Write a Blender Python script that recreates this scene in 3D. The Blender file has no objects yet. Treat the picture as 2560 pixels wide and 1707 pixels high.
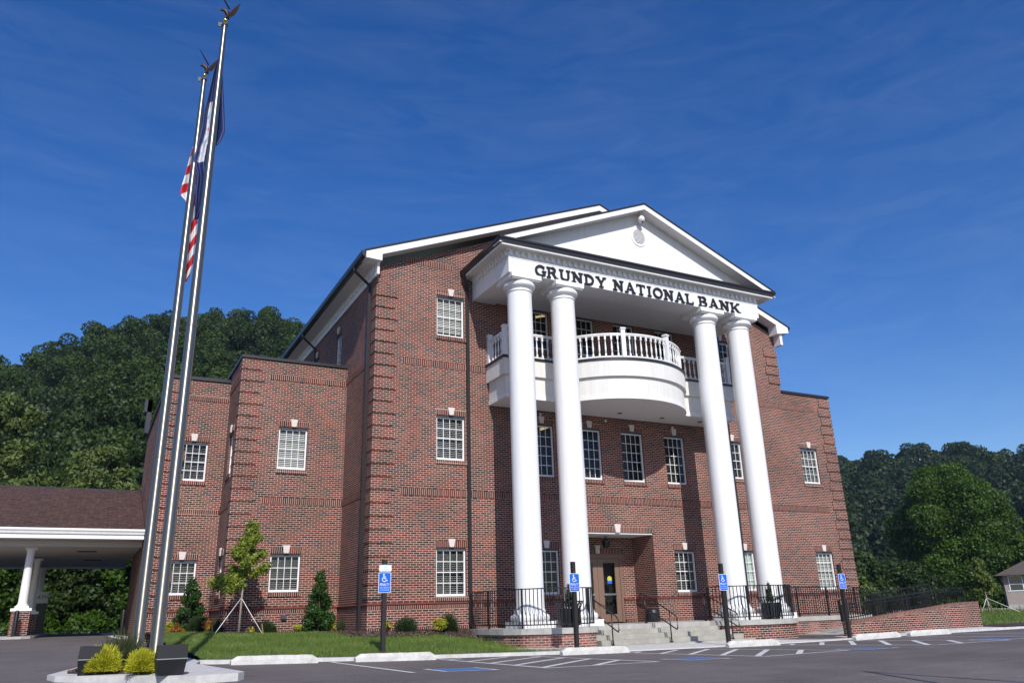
import bpy, bmesh, math, random
import numpy as np
from mathutils import Vector, Matrix
S = bpy.context.scene
C = bpy.data.collections.new("scene"); S.collection.children.link(C)
R = math.radians
# ------------------------------------------------------------------ camera
cam = bpy.data.cameras.new("camera"); co = bpy.data.objects.new("camera", cam); C.objects.link(co)
cam.sensor_width = 36.0; cam.lens = 1970.42/2560*36; cam.clip_start = .1; cam.clip_end = 4000
CAM = Vector((-7.577, -23.854, -0.528))
y_, p_, r_ = R(-28.017), R(18.996), R(-1.73)
fw = Vector((-math.sin(y_)*math.cos(p_), math.cos(y_)*math.cos(p_), math.sin(p_)))
rt = Vector((math.cos(y_), math.sin(y_), 0)); up = rt.cross(fw)
rt2 = math.cos(r_)*rt + math.sin(r_)*up; up2 = -math.sin(r_)*rt + math.cos(r_)*up
co.matrix_world = Matrix(((rt2.x, up2.x, -fw.x, CAM.x), (rt2.y, up2.y, -fw.y, CAM.y), (rt2.z, up2.z, -fw.z, CAM.z), (0, 0, 0, 1)))
S.camera = co
# ------------------------------------------------------------------ light
KX, KZ = .22, .81                      # sun ray travels along (KX, 1, -KZ)
sd = Vector((KX, 1, -KZ)).normalized()
el = math.asin(-sd.z); az = math.atan2(-sd.x, -sd.y)      # azimuth of the sun, clockwise from +y
sun = bpy.data.lights.new("sun", 'SUN'); sun.energy = 5.0; sun.angle = R(.5); sun.color = (1, .955, .9)
so = bpy.data.objects.new("sun", sun); C.objects.link(so); so.rotation_euler = sd.to_track_quat('-Z', 'Y').to_euler()
W = bpy.data.worlds.new("World"); S.world = W; W.use_nodes = True
nt = W.node_tree; bg = nt.nodes['Background']
sky = nt.nodes.new('ShaderNodeTexSky'); sky.sky_type = 'NISHITA'; sky.sun_disc = False
sky.sun_elevation = el; sky.sun_rotation = az; sky.air_density = 1.0; sky.dust_density = .75; sky.ozone_density = 2.6; sky.altitude = 350
tc = nt.nodes.new('ShaderNodeTexCoord'); mp = nt.nodes.new('ShaderNodeMapping'); mp.inputs['Rotation'].default_value = (0, R(18), R(-30)); mp.inputs['Scale'].default_value = (2.6, 4.4, 15)
no = nt.nodes.new('ShaderNodeTexNoise'); no.inputs['Scale'].default_value = 2.0; no.inputs['Detail'].default_value = 12; no.inputs['Roughness'].default_value = .68; no.inputs['Distortion'].default_value = .7
cr = nt.nodes.new('ShaderNodeValToRGB'); cr.color_ramp.elements[0].position = .40; cr.color_ramp.elements[1].position = .85
cr.color_ramp.elements[0].color = (0, 0, 0, 1); cr.color_ramp.elements[1].color = (.05, .05, .05, 1)
mx = nt.nodes.new('ShaderNodeMix'); mx.data_type = 'RGBA'; mx.inputs[7].default_value = (7.0, 8.0, 9.5, 1)
hs = nt.nodes.new('ShaderNodeHueSaturation'); hs.inputs['Hue'].default_value = .515; hs.inputs['Saturation'].default_value = 1.36; hs.inputs['Value'].default_value = 1.12
L = nt.links.new
L(tc.outputs['Generated'], mp.inputs[0]); L(mp.outputs[0], no.inputs[0]); L(no.outputs[0], cr.inputs[0])
L(sky.outputs[0], hs.inputs['Color']); L(hs.outputs[0], mx.inputs[6]); L(cr.outputs[0], mx.inputs[0]); L(mx.outputs[2], bg.inputs[0])
bg.inputs[1].default_value = .130
S.view_settings.view_transform = 'Standard'; S.view_settings.look = 'None'; S.view_settings.exposure = -.10; S.view_settings.gamma = 1
S.render.engine = 'CYCLES'; S.cycles.transparent_max_bounces = 16; S.cycles.max_bounces = 6

# ------------------------------------------------------------------ materials
def lin(c): return tuple(((x/12.92) if x <= .04045 else ((x+.055)/1.055)**2.4) for x in c)
def newmat(name):
    m = bpy.data.materials.new(name); m.use_nodes = True; n = m.node_tree; return m, n, n.nodes['Principled BSDF'], n.links.new
def mat(name, col, rough=.6, metal=0., noise=None, bump=0., nscale=6., spec=.5, coat=0):
    m, n, b, l = newmat(name)
    b.inputs['Roughness'].default_value = rough; b.inputs['Metallic'].default_value = metal; b.inputs['Specular IOR Level'].default_value = spec
    b.inputs['Coat Weight'].default_value = coat
    if noise or bump:
        tcn = n.nodes.new('ShaderNodeTexCoord'); t = n.nodes.new('ShaderNodeTexNoise'); t.inputs['Scale'].default_value = nscale; t.inputs['Detail'].default_value = 8; t.inputs['Roughness'].default_value = .65
        l(tcn.outputs['Object'], t.inputs[0])
        r = n.nodes.new('ShaderNodeValToRGB'); r.color_ramp.elements[0].position = .3; r.color_ramp.elements[1].position = .7
        r.color_ramp.elements[0].color = (*(noise or col), 1); r.color_ramp.elements[1].color = (*col, 1)
        l(t.outputs[0], r.inputs[0]); l(r.outputs[0], b.inputs['Base Color'])
        if bump:
            bp = n.nodes.new('ShaderNodeBump'); bp.inputs['Strength'].default_value = bump; bp.inputs['Distance'].default_value = .02
            l(t.outputs[0], bp.inputs['Height']); l(bp.outputs[0], b.inputs['Normal'])
    else: b.inputs['Base Color'].default_value = (*col, 1)
    return m
def brick(name, soldier=False, pitch=.0677, dark=.17, tone=1., length=.2032, dusty=False):
    m, n, b, l = newmat(name); N = n.nodes.new
    uv = N('ShaderNodeUVMap'); sep = N('ShaderNodeSeparateXYZ'); cmb = N('ShaderNodeCombineXYZ'); l(uv.outputs[0], sep.inputs[0])
    if soldier: l(sep.outputs[1], cmb.inputs[0]); l(sep.outputs[0], cmb.inputs[1])
    else: l(sep.outputs[0], cmb.inputs[0]); l(sep.outputs[1], cmb.inputs[1])
    bt = N('ShaderNodeTexBrick'); bt.inputs['Scale'].default_value = 1; bt.inputs['Brick Width'].default_value = .6 if soldier else length; bt.inputs['Row Height'].default_value = pitch
    bt.inputs['Mortar Size'].default_value = .0064; bt.inputs['Mortar Smooth'].default_value = .15; bt.offset = 0 if soldier else .5; bt.offset_frequency = 2
    bt.inputs['Color1'].default_value = (0, 0, 0, 1); bt.inputs['Color2'].default_value = (1, 1, 1, 1); bt.inputs['Mortar'].default_value = (.5, .5, .5, 1)
    l(cmb.outputs[0], bt.inputs[0])
    # slanting runs of dark bricks: shift the random tint with a stretched noise
    t = N('ShaderNodeTexNoise'); t.inputs['Scale'].default_value = 1.4; t.inputs['Detail'].default_value = 3
    mpn = N('ShaderNodeMapping'); mpn.inputs['Rotation'].default_value = (0, 0, R(-20)); mpn.inputs['Scale'].default_value = (.8, 2.6, 1); l(cmb.outputs[0], mpn.inputs[0]); l(mpn.outputs[0], t.inputs[0])
    ma = N('ShaderNodeMath'); ma.operation = 'MULTIPLY_ADD'; ma.inputs[1].default_value = .24; l(t.outputs[0], ma.inputs[0]); 
    sb = N('ShaderNodeMath'); sb.operation = 'SUBTRACT'; sb.inputs[1].default_value = .12
    l(bt.outputs['Color'], sb.inputs[0]); l(sb.outputs[0], ma.inputs[2])
    r = N('ShaderNodeValToRGB'); r.color_ramp.interpolation = 'CONSTANT'; E = r.color_ramp.elements
    E[0].position = 0; E[0].color = (.034*tone, .022*tone, .024*tone, 1)
    E[1].position = dark; E[1].color = (.082*tone, .023*tone, .018*tone, 1)
    for p, c in ((dark+.12, (.112, .024, .015)), (.45, (.132, .028, .017)), (.62, (.152, .033, .020)), (.8, (.175, .041, .025))):
        e = E.new(p); e.color = (c[0]*tone, c[1]*tone, c[2]*tone, 1)
    l(ma.outputs[0], r.inputs[0])
    mix = N('ShaderNodeMix'); mix.data_type = 'RGBA'; l(bt.outputs['Fac'], mix.inputs[0]); l(r.outputs[0], mix.inputs[6]); mix.inputs[7].default_value = (.52, .435, .37, 1)
    out = mix.outputs[2]
    g = N('ShaderNodeTexNoise'); g.inputs['Scale'].default_value = .55; g.inputs['Detail'].default_value = 6; l(cmb.outputs[0], g.inputs[0])
    gr = N('ShaderNodeMapRange'); gr.inputs[1].default_value = .3; gr.inputs[2].default_value = .7; gr.inputs[3].default_value = .80; gr.inputs[4].default_value = 1.15; l(g.outputs[0], gr.inputs[0])
    mm = N('ShaderNodeMix'); mm.data_type = 'RGBA'; mm.blend_type = 'MULTIPLY'; mm.inputs[0].default_value = 1; l(out, mm.inputs[6]); l(gr.outputs[0], mm.inputs[7]); out = mm.outputs[2]
    if dusty:       # efflorescence, pale wash
        d = N('ShaderNodeTexNoise'); d.inputs['Scale'].default_value = 1.1; d.inputs['Detail'].default_value = 7; l(cmb.outputs[0], d.inputs[0])
        dr = N('ShaderNodeMapRange'); dr.inputs[1].default_value = .42; dr.inputs[2].default_value = .75; dr.inputs[3].default_value = .0; dr.inputs[4].default_value = .55; l(d.outputs[0], dr.inputs[0])
        dm = N('ShaderNodeMix'); dm.data_type = 'RGBA'; l(dr.outputs[0], dm.inputs[0]); l(out, dm.inputs[6]); dm.inputs[7].default_value = (.42, .25, .21, 1); out = dm.outputs[2]
    l(out, b.inputs['Base Color']); b.inputs['Roughness'].default_value = .85; b.inputs['Specular IOR Level'].default_value = .25
    bp = N('ShaderNodeBump'); bp.invert = True; bp.inputs['Strength'].default_value = .5; bp.inputs['Distance'].default_value = .008; l(bt.outputs['Fac'], bp.inputs['Height']); l(bp.outputs[0], b.inputs['Normal'])
    return m
def leafmat(name, c1, c2, c3=None, trans=.35):
    m, n, b, l = newmat(name); N = n.nodes.new
    a = N('ShaderNodeAttribute'); a.attribute_name = 'rnd'
    r = N('ShaderNodeValToRGB'); E = r.color_ramp.elements; E[0].color = (*c1, 1); E[1].color = (*c2, 1)
    if c3:
        E[1].position = .80; e = E.new(1.0); e.color = (*c3, 1)
    l(a.outputs['Fac'], r.inputs[0]); l(r.outputs[0], b.inputs['Base Color']); b.inputs['Roughness'].default_value = .55; b.inputs['Specular IOR Level'].default_value = .35
    tr = N('ShaderNodeBsdfTranslucent'); l(r.outputs[0], tr.inputs[0]); ms = N('ShaderNodeMixShader'); ms.inputs[0].default_value = trans
    l(b.outputs[0], ms.inputs[1]); l(tr.outputs[0], ms.inputs[2]); l(ms.outputs[0], n.nodes['Material Output'].inputs[0])
    return m
def glassmat():
    m, n, b, l = newmat('window_glass'); N = n.nodes.new
    g = N('ShaderNodeBsdfGlossy'); g.inputs['Roughness'].default_value = .02; g.inputs['Color'].default_value = (.80, .82, .84, 1)
    t = N('ShaderNodeBsdfTransparent'); t.inputs[0].default_value = (.86, .88, .87, 1); f = N('ShaderNodeFresnel'); f.inputs[0].default_value = 1.38
    ad = N('ShaderNodeMath'); ad.operation = 'ADD'; ad.inputs[1].default_value = .0; l(f.outputs[0], ad.inputs[0])
    ms = N('ShaderNodeMixShader'); l(ad.outputs[0], ms.inputs[0]); l(t.outputs[0], ms.inputs[1]); l(g.outputs[0], ms.inputs[2]); l(ms.outputs[0], n.nodes['Material Output'].inputs[0])
    return m
def emit(name, col, s):
    m, n, b, l = newmat(name); b.inputs['Emission Color'].default_value = (*col, 1); b.inputs['Emission Strength'].default_value = s; b.inputs['Base Color'].default_value = (*col, 1); return m
M = {}
M['brick'] = brick('red_brick'); M['soldier'] = brick('soldier_brick', True, dark=.10, tone=.92); M['brick2'] = brick('weathered_brick', dusty=True, dark=.16, tone=1.2)
M['quoin'] = brick('quoin_brick', dark=.12); M['copingbrick'] = brick('coping_brick', True, dark=.06, tone=1.0)
M['roll'] = mat('bullnose_brick', (.155, .036, .026), .8, noise=(.115, .028, .021), nscale=9)
def streaky(name, col, lo, rough):
    m, n, b, l = newmat(name); N = n.nodes.new; t = N('ShaderNodeTexCoord'); mp_ = N('ShaderNodeMapping'); mp_.inputs['Scale'].default_value = (5, 5, .35); no_ = N('ShaderNodeTexNoise'); no_.inputs['Scale'].default_value = 1.6; no_.inputs['Detail'].default_value = 8; no_.inputs['Roughness'].default_value = .7
    l(t.outputs['Object'], mp_.inputs[0]); l(mp_.outputs[0], no_.inputs[0]); r = N('ShaderNodeValToRGB'); r.color_ramp.elements[0].position = .28; r.color_ramp.elements[1].position = .58; r.color_ramp.elements[0].color = (*lo, 1); r.color_ramp.elements[1].color = (*col, 1); l(no_.outputs[0], r.inputs[0]); l(r.outputs[0], b.inputs['Base Color']); b.inputs['Roughness'].default_value = rough; return m
M['white'] = streaky('white_painted_trim', (.80, .80, .80), (.71, .71, .70), .45)
M['stucco'] = streaky('white_stucco', (.76, .76, .755), (.69, .685, .67), .85)
M['cream'] = streaky('cream_stucco', (.71, .70, .67), (.62, .61, .575), .85)
M['soffit'] = mat('vinyl_soffit', (.66, .65, .64), .6)
M['vinyl'] = mat('white_vinyl', (.78, .78, .79), .35)
M['stone'] = mat('cast_stone', (.66, .60, .57), .8, noise=(.58, .53, .50), nscale=20)
M['dkmetal'] = mat('dark_bronze_metal', (.022, .019, .021), .35, spec=.5)
M['black'] = mat('black_iron', (.008, .008, .009), .38)
M['steel'] = mat('steel_lintel', (.05, .055, .065), .5)
M['letter'] = mat('black_letters', (.012, .012, .014), .4)
M['glass'] = glassmat()
M['blind'] = mat('white_blind', (.66, .66, .64), .6)
M['blindgreen'] = mat('pale_drape', (.50, .60, .56), .7)
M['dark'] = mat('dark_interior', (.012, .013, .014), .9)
M['roof'] = None
M['concrete'] = mat('concrete', (.44, .43, .40), .9, noise=(.30, .29, .265), bump=.15, nscale=3.5)
M['stepconc'] = mat('step_concrete', (.40, .385, .34), .9, noise=(.26, .25, .215), bump=.15, nscale=2.6)
M['curb'] = mat('pale_curb_concrete', (.60, .59, .58), .9, noise=(.42, .41, .39), bump=.12, nscale=5)
M['stop'] = mat('cast_concrete_stop', (.64, .63, .61), .9, noise=(.44, .43, .40), bump=.3, nscale=7)
M['paint'] = mat('white_road_paint', (.66, .66, .65), .8, noise=(.42, .41, .41), nscale=8)
M['bpaint'] = mat('blue_road_paint', (.06, .17, .42), .8, noise=(.05, .11, .28), nscale=9)
M['dryground'] = mat('dry_ground', (.13, .115, .085), .95, noise=(.08, .075, .05), nscale=.2)
M['mulch'] = mat('bark_mulch', (.075, .048, .038), .95, noise=(.02, .013, .011), bump=1., nscale=30)
M['grassbase'] = mat('lawn_soil', (.07, .11, .022), .95, noise=(.035, .055, .012), bump=.3, nscale=6)
M['signblue'] = mat('sign_blue', (.0, .115, .62), .35); M['signwhite'] = mat('sign_white', (.82, .83, .84), .4); M['signgreen'] = mat('sign_green', (.02, .25, .20), .4)
M['post'] = mat('brown_black_post', (.013, .010, .010), .6)
M['doorb'] = mat('bronze_brown_door', (.20, .125, .09), .45); M['alu'] = mat('brushed_aluminium', (.55, .56, .58), .35, 1)
M['gold'] = mat('gold_ball', (.75, .5, .12), .2, 1); M['bronze'] = mat('bronze_eagle', (.05, .025, .014), .45, .6)
M['bark'] = mat('bark', (.16, .12, .09), .9, noise=(.07, .05, .04), nscale=14)
M['palebark'] = mat('pale_young_bark', (.36, .31, .25), .9, noise=(.22, .18, .14), nscale=14)
M['strap'] = mat('white_guy_strap', (.75, .75, .74), .7)
M['stake'] = mat('wooden_stake', (.28, .17, .10), .85)
M['planter'] = mat('black_planter', (.008, .009, .012), .45)
AROT = .25
def polemat():
    m, n, b, l = newmat('brushed_pole'); b.inputs['Metallic'].default_value = 1; b.inputs['Roughness'].default_value = .41; b.inputs['Base Color'].default_value = (.38, .34, .285, 1)
    b.inputs['Anisotropic'].default_value = .84; tg = n.nodes.new('ShaderNodeTangent'); tg.direction_type = 'RADIAL'; tg.axis = 'Z'; l(tg.outputs[0], b.inputs['Tangent']); b.inputs['Anisotropic Rotation'].default_value = AROT; return m
M['pole'] = polemat()
def asphalt():
    m, n, b, l = newmat('asphalt'); N = n.nodes.new; t = N('ShaderNodeTexCoord')
    a = N('ShaderNodeTexNoise'); a.inputs['Scale'].default_value = 70; a.inputs['Detail'].default_value = 5; l(t.outputs['Object'], a.inputs[0])
    c = N('ShaderNodeTexNoise'); c.inputs['Scale'].default_value = .35; c.inputs['Detail'].default_value = 8; c.inputs['Roughness'].default_value = .7; l(t.outputs['Object'], c.inputs[0])
    mp = N('ShaderNodeMapping'); mp.inputs['Rotation'].default_value = (0, 0, R(6)); mp.inputs['Scale'].default_value = (1, 9, 1); st = N('ShaderNodeTexNoise'); st.inputs['Scale'].default_value = .8; st.inputs['Detail'].default_value = 7; l(t.outputs['Object'], mp.inputs[0]); l(mp.outputs[0], st.inputs[0])
    r = N('ShaderNodeValToRGB'); r.color_ramp.elements[0].position = .28; r.color_ramp.elements[1].position = .75; r.color_ramp.elements[0].color = (.058, .050, .048, 1); r.color_ramp.elements[1].color = (.195, .170, .165, 1); l(a.outputs[0], r.inputs[0])
    r2 = N('ShaderNodeMapRange'); r2.inputs[1].default_value = .3; r2.inputs[2].default_value = .7; r2.inputs[3].default_value = .70; r2.inputs[4].default_value = 1.3; l(c.outputs[0], r2.inputs[0])
    r3 = N('ShaderNodeMapRange'); r3.inputs[1].default_value = .3; r3.inputs[2].default_value = .7; r3.inputs[3].default_value = .86; r3.inputs[4].default_value = 1.12; l(st.outputs[0], r3.inputs[0])
    q = N('ShaderNodeMath'); q.operation = 'MULTIPLY'; l(r2.outputs[0], q.inputs[0]); l(r3.outputs[0], q.inputs[1])
    mm = N('ShaderNodeMix'); mm.data_type = 'RGBA'; mm.blend_type = 'MULTIPLY'; mm.inputs[0].default_value = 1; l(r.outputs[0], mm.inputs[6]); l(q.outputs[0], mm.inputs[7]); l(mm.outputs[2], b.inputs['Base Color'])
    b.inputs['Roughness'].default_value = .85; b.inputs['Specular IOR Level'].default_value = .3
    bp = N('ShaderNodeBump'); bp.inputs['Strength'].default_value = .5; bp.inputs['Distance'].default_value = .01; l(a.outputs[0], bp.inputs['Height']); l(bp.outputs[0], b.inputs['Normal'])
    return m
M['asphalt'] = asphalt()
def shingle():
    m, n, b, l = newmat('brown_shingles'); N = n.nodes.new; uv = N('ShaderNodeUVMap')
    bt = N('ShaderNodeTexBrick'); bt.inputs['Scale'].default_value = 1; bt.inputs['Brick Width'].default_value = .17; bt.inputs['Row Height'].default_value = .085; bt.inputs['Mortar Size'].default_value = .012; bt.offset = .37
    bt.inputs['Color1'].default_value = (.034, .016, .012, 1); bt.inputs['Color2'].default_value = (.140, .064, .042, 1); bt.inputs['Mortar'].default_value = (.014, .009, .009, 1); l(uv.outputs[0], bt.inputs[0])
    t = N('ShaderNodeTexNoise'); t.inputs['Scale'].default_value = 9; l(uv.outputs[0], t.inputs[0]); mm = N('ShaderNodeMix'); mm.data_type = 'RGBA'; mm.blend_type = 'OVERLAY'; mm.inputs[0].default_value = .5; l(bt.outputs[0], mm.inputs[6]); l(t.outputs[0], mm.inputs[7])
    l(mm.outputs[2], b.inputs['Base Color']); b.inputs['Roughness'].default_value = .95; return m
M['roof'] = shingle()
M['greyroof'] = mat('grey_brown_shingles', (.11, .085, .07), .95, noise=(.06, .05, .045), nscale=10)

# ------------------------------------------------------------------ mesh helpers
class MB:
    def __init__(s): s.v = []; s.f = []; s.uv = []; s.sm = []
    def face(s, pts, uv=None, smooth=False):
        b = len(s.v); s.v += [tuple(p) for p in pts]; s.f.append(list(range(b, b+len(pts))))
        if uv is None:
            a, b_, c = Vector(pts[0]), Vector(pts[1]), Vector(pts[2]); n = (b_-a).cross(c-a)
            if abs(n.z) > .9*n.length: uv = [(p[0], p[1]) for p in pts]
            elif abs(n.x) > abs(n.y): uv = [(p[1], p[2]) for p in pts]
            else: uv = [(p[0], p[2]) for p in pts]
        s.uv.append(uv); s.sm.append(smooth); return s
    def box(s, x0, x1, y0, y1, z0, z1):
        if x1 < x0: x0, x1 = x1, x0
        if y1 < y0: y0, y1 = y1, y0
        if z1 < z0: z0, z1 = z1, z0
        s.face([(x0, y0, z0), (x1, y0, z0), (x1, y0, z1), (x0, y0, z1)]); s.face([(x1, y1, z0), (x0, y1, z0), (x0, y1, z1), (x1, y1, z1)])
        s.face([(x0, y1, z0), (x0, y0, z0), (x0, y0, z1), (x0, y1, z1)]); s.face([(x1, y0, z0), (x1, y1, z0), (x1, y1, z1), (x1, y0, z1)])
        s.face([(x0, y0, z1), (x1, y0, z1), (x1, y1, z1), (x0, y1, z1)]); s.face([(x0, y1, z0), (x1, y1, z0), (x1, y0, z0), (x0, y0, z0)])
        return s
    def obox(s, c, ax, hl, hw, hh):      # oriented box, ax = length direction (unit Vector)
        ax = Vector(ax).normalized(); side = ax.cross(Vector((0, 0, 1)))
        if side.length < 1e-4: side = Vector((1, 0, 0))
        side.normalize(); u = side.cross(ax); c = Vector(c)
        P = [c+ax*(a*hl)+side*(b*hw)+u*(d*hh) for a in (-1, 1) for b in (-1, 1) for d in (-1, 1)]
        for q in ((0, 1, 3, 2), (4, 6, 7, 5), (0, 4, 5, 1), (2, 3, 7, 6), (0, 2, 6, 4), (1, 5, 7, 3)): s.face([P[i] for i in q])
        return s
    def bar(s, a, b, w, h=None):
        a, b = Vector(a), Vector(b); return s.obox((a+b)/2, b-a, (b-a).length/2, w/2, (h or w)/2)
    def poly(s, pts, z0, z1, top=True, bot=True, closed=True, smooth=False):    # vertical prism; z may be callables
        f0 = z0 if callable(z0) else (lambda x, y: z0); f1 = z1 if callable(z1) else (lambda x, y: z1)
        n = len(pts); acc = 0
        for i in range(n if closed else n-1):
            a, b = pts[i], pts[(i+1) % n]; d = math.dist(a, b)
            s.face([(*a, f0(*a)), (*b, f0(*b)), (*b, f1(*b)), (*a, f1(*a))], [(acc, f0(*a)), (acc+d, f0(*b)), (acc+d, f1(*b)), (acc, f1(*a))], smooth); acc += d
        if top: s.face([(*p, f1(*p)) for p in pts])
        if bot: s.face([(*p, f0(*p)) for p in reversed(pts)])
        return s
    def xprism(s, prof, x0, x1):      # profile of (y,z), extruded along x
        n = len(prof)
        for i in range(n):
            a, b = prof[i], prof[(i+1) % n]; d = math.dist(a, b)
            s.face([(x0, *a), (x1, *a), (x1, *b), (x0, *b)], [(x0, a[1]), (x1, a[1]), (x1, b[1]), (x0, b[1])])
        s.face([(x0, *p) for p in reversed(prof)]); s.face([(x1, *p) for p in prof]); return s
    def yprism(s, prof, y0, y1):      # profile of (x,z)
        n = len(prof)
        for i in range(n):
            a, b = prof[i], prof[(i+1) % n]
            s.face([(a[0], y0, a[1]), (a[0], y1, a[1]), (b[0], y1, b[1]), (b[0], y0, b[1])])
        s.face([(p[0], y0, p[1]) for p in prof]); s.face([(p[0], y1, p[1]) for p in reversed(prof)]); return s
    def lathe(s, c, prof, n=32, a0=0, a1=2*math.pi, smooth=True):   # prof of (r,z)
        for i in range(n):
            t0, t1 = a0+(a1-a0)*i/n, a0+(a1-a0)*(i+1)/n
            for (r0, z0), (r1, z1) in zip(prof, prof[1:]):
                p = [(c[0]+r0*math.cos(t0), c[1]+r0*math.sin(t0), c[2]+z0), (c[0]+r0*math.cos(t1), c[1]+r0*math.sin(t1), c[2]+z0), (c[0]+r1*math.cos(t1), c[1]+r1*math.sin(t1), c[2]+z1), (c[0]+r1*math.cos(t0), c[1]+r1*math.sin(t0), c[2]+z1)]
                if r0 < 1e-6: p = p[1:] if r1 > 1e-6 else None
                elif r1 < 1e-6: p = p[:3]
                if p: s.face(p, None, smooth)
        return s
    def tube(s, pts, rad, n=8, cap=True, smooth=True):
        pts = [Vector(p) for p in pts]; rr = rad if isinstance(rad, (list, tuple)) else [rad]*len(pts); rings = []
        for i, p in enumerate(pts):
            d = (pts[min(i+1, len(pts)-1)]-pts[max(i-1, 0)]).normalized(); a = d.cross(Vector((0, 0, 1)))
            if a.length < .05: a = Vector((1, 0, 0))
            a.normalize(); b = d.cross(a)
            rings.append([p+(a*math.cos(2*math.pi*k/n)+b*math.sin(2*math.pi*k/n))*rr[i] for k in range(n)])
        for r0, r1 in zip(rings, rings[1:]):
            for k in range(n): s.face([r0[k], r0[(k+1) % n], r1[(k+1) % n], r1[k]], None, smooth)
        if cap: s.face(rings[0][::-1]); s.face(rings[-1])
        return s
    def build(s, name, m, parent=None, merge=True):
        me = bpy.data.meshes.new(name); me.from_pydata(s.v, [], s.f)
        ul = me.uv_layers.new(name='UVMap'); flat = [c for u in s.uv for p in u for c in p]; ul.data.foreach_set('uv', flat)
        me.polygons.foreach_set('use_smooth', s.sm)
        for mm in (m if isinstance(m, (list, tuple)) else [m]): me.materials.append(mm if not isinstance(mm, str) else M[mm])
        if merge:
            bm = bmesh.new(); bm.from_mesh(me); bmesh.ops.remove_doubles(bm, verts=bm.verts, dist=1e-5); bmesh.ops.recalc_face_normals(bm, faces=bm.faces); bm.to_mesh(me); bm.free()
        return place(name, me, parent)
def wloc(o):
    v = Vector((0, 0, 0))
    while o is not None: v += o.location; o = o.parent
    return v
def place(name, me, parent):
    n = len(me.vertices); co_ = np.empty(n*3, np.float32); me.vertices.foreach_get('co', co_); co_ = co_.reshape(-1, 3)
    if parent is not None: off = np.array(wloc(parent), np.float32)
    else: off = np.array([(co_[:, 0].min()+co_[:, 0].max())/2, (co_[:, 1].min()+co_[:, 1].max())/2, co_[:, 2].min()], np.float32)
    me.vertices.foreach_set('co', (co_-off).ravel()); me.update()
    o = bpy.data.objects.new(name, me); C.objects.link(o)
    if parent is not None: o.parent = parent
    else: o.location = [float(c) for c in off]
    return o
def thing(name, label, cat, loc=(0, 0, 0), group=None):
    o = bpy.data.objects.new(name, None); C.objects.link(o); o.location = loc; o.empty_display_size = .2
    o['label'] = label; o['category'] = cat
    if group: o['group'] = group
    return o
def tag(o, label, cat, group=None):
    o['label'] = label; o['category'] = cat
    if group: o['group'] = group
    return o
def struct(o): o['kind'] = 'structure'; return o
def bare(o, label): o['label'] = label; return o
def kids(o): return list(o.children)
def dup(root, off, label, group=None):
    """copy of a thing, its parts and sub-parts, moved by off"""
    def cp(o, par):
        c = o.copy(); C.objects.link(c); c.parent = par
        for ch in kids(o): cp(ch, c)
        return c
    r = cp(root, None); r.location = root.location+Vector(off); r['label'] = label
    if group: r['group'] = group
    return r
def quads(name, m, parent, ctr, nrm, size, rnd, aspect=1.6):
    """many leaf-sized faces, fast. ctr,nrm (n,3), size (n,), rnd (n,)"""
    n = len(ctr); rs = np.random.RandomState(n+7); a = rs.normal(size=(n, 3)); nrm = nrm/np.linalg.norm(nrm, axis=1)[:, None]
    t = np.cross(nrm, a); t /= np.linalg.norm(t, axis=1)[:, None]; b = np.cross(nrm, t); h = size[:, None]*.5
    P = np.stack([ctr-t*h*aspect, ctr-b*h, ctr+t*h*aspect, ctr+b*h], 1).reshape(-1, 3)
    me = bpy.data.meshes.new(name); me.vertices.add(4*n); me.vertices.foreach_set('co', P.ravel().astype(np.float32)); me.loops.add(4*n); me.loops.foreach_set('vertex_index', np.arange(4*n, dtype=np.int32))
    me.polygons.add(n); me.polygons.foreach_set('loop_start', np.arange(0, 4*n, 4, dtype=np.int32)); me.update(calc_edges=True)
    at = me.attributes.new('rnd', 'FLOAT', 'FACE'); at.data.foreach_set('value', rnd.astype(np.float32)); me.materials.append(M[m] if isinstance(m, str) else m)
    return place(name, me, parent)
def cloud(rs, blobs, dens, size, shell=.35):
    """leaf positions filling lumpy blobs [(x,y,z,rx,ry,rz)]"""
    C_, N_, Rn = [], [], []
    for bi, (x, y, z, rx, ry, rz) in enumerate(blobs):
        n = max(8, int(dens*(rx*ry+ry*rz+rx*rz)/3)); d = rs.normal(size=(n, 3)); d /= np.linalg.norm(d, axis=1)[:, None]
        r = 1-shell*rs.rand(n)**1.5 + .10*rs.normal(size=n); p = d*r[:, None]*np.array([rx, ry, rz])+np.array([x, y, z])
        C_.append(p); N_.append(d+.75*rs.normal(size=(n, 3))); Rn.append(np.clip(rs.rand()*.35+.65*rs.rand(n), 0, 1))
    c = np.concatenate(C_); return c, np.concatenate(N_), size*(.6+.8*rs.rand(len(c))), np.concatenate(Rn)
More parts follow.
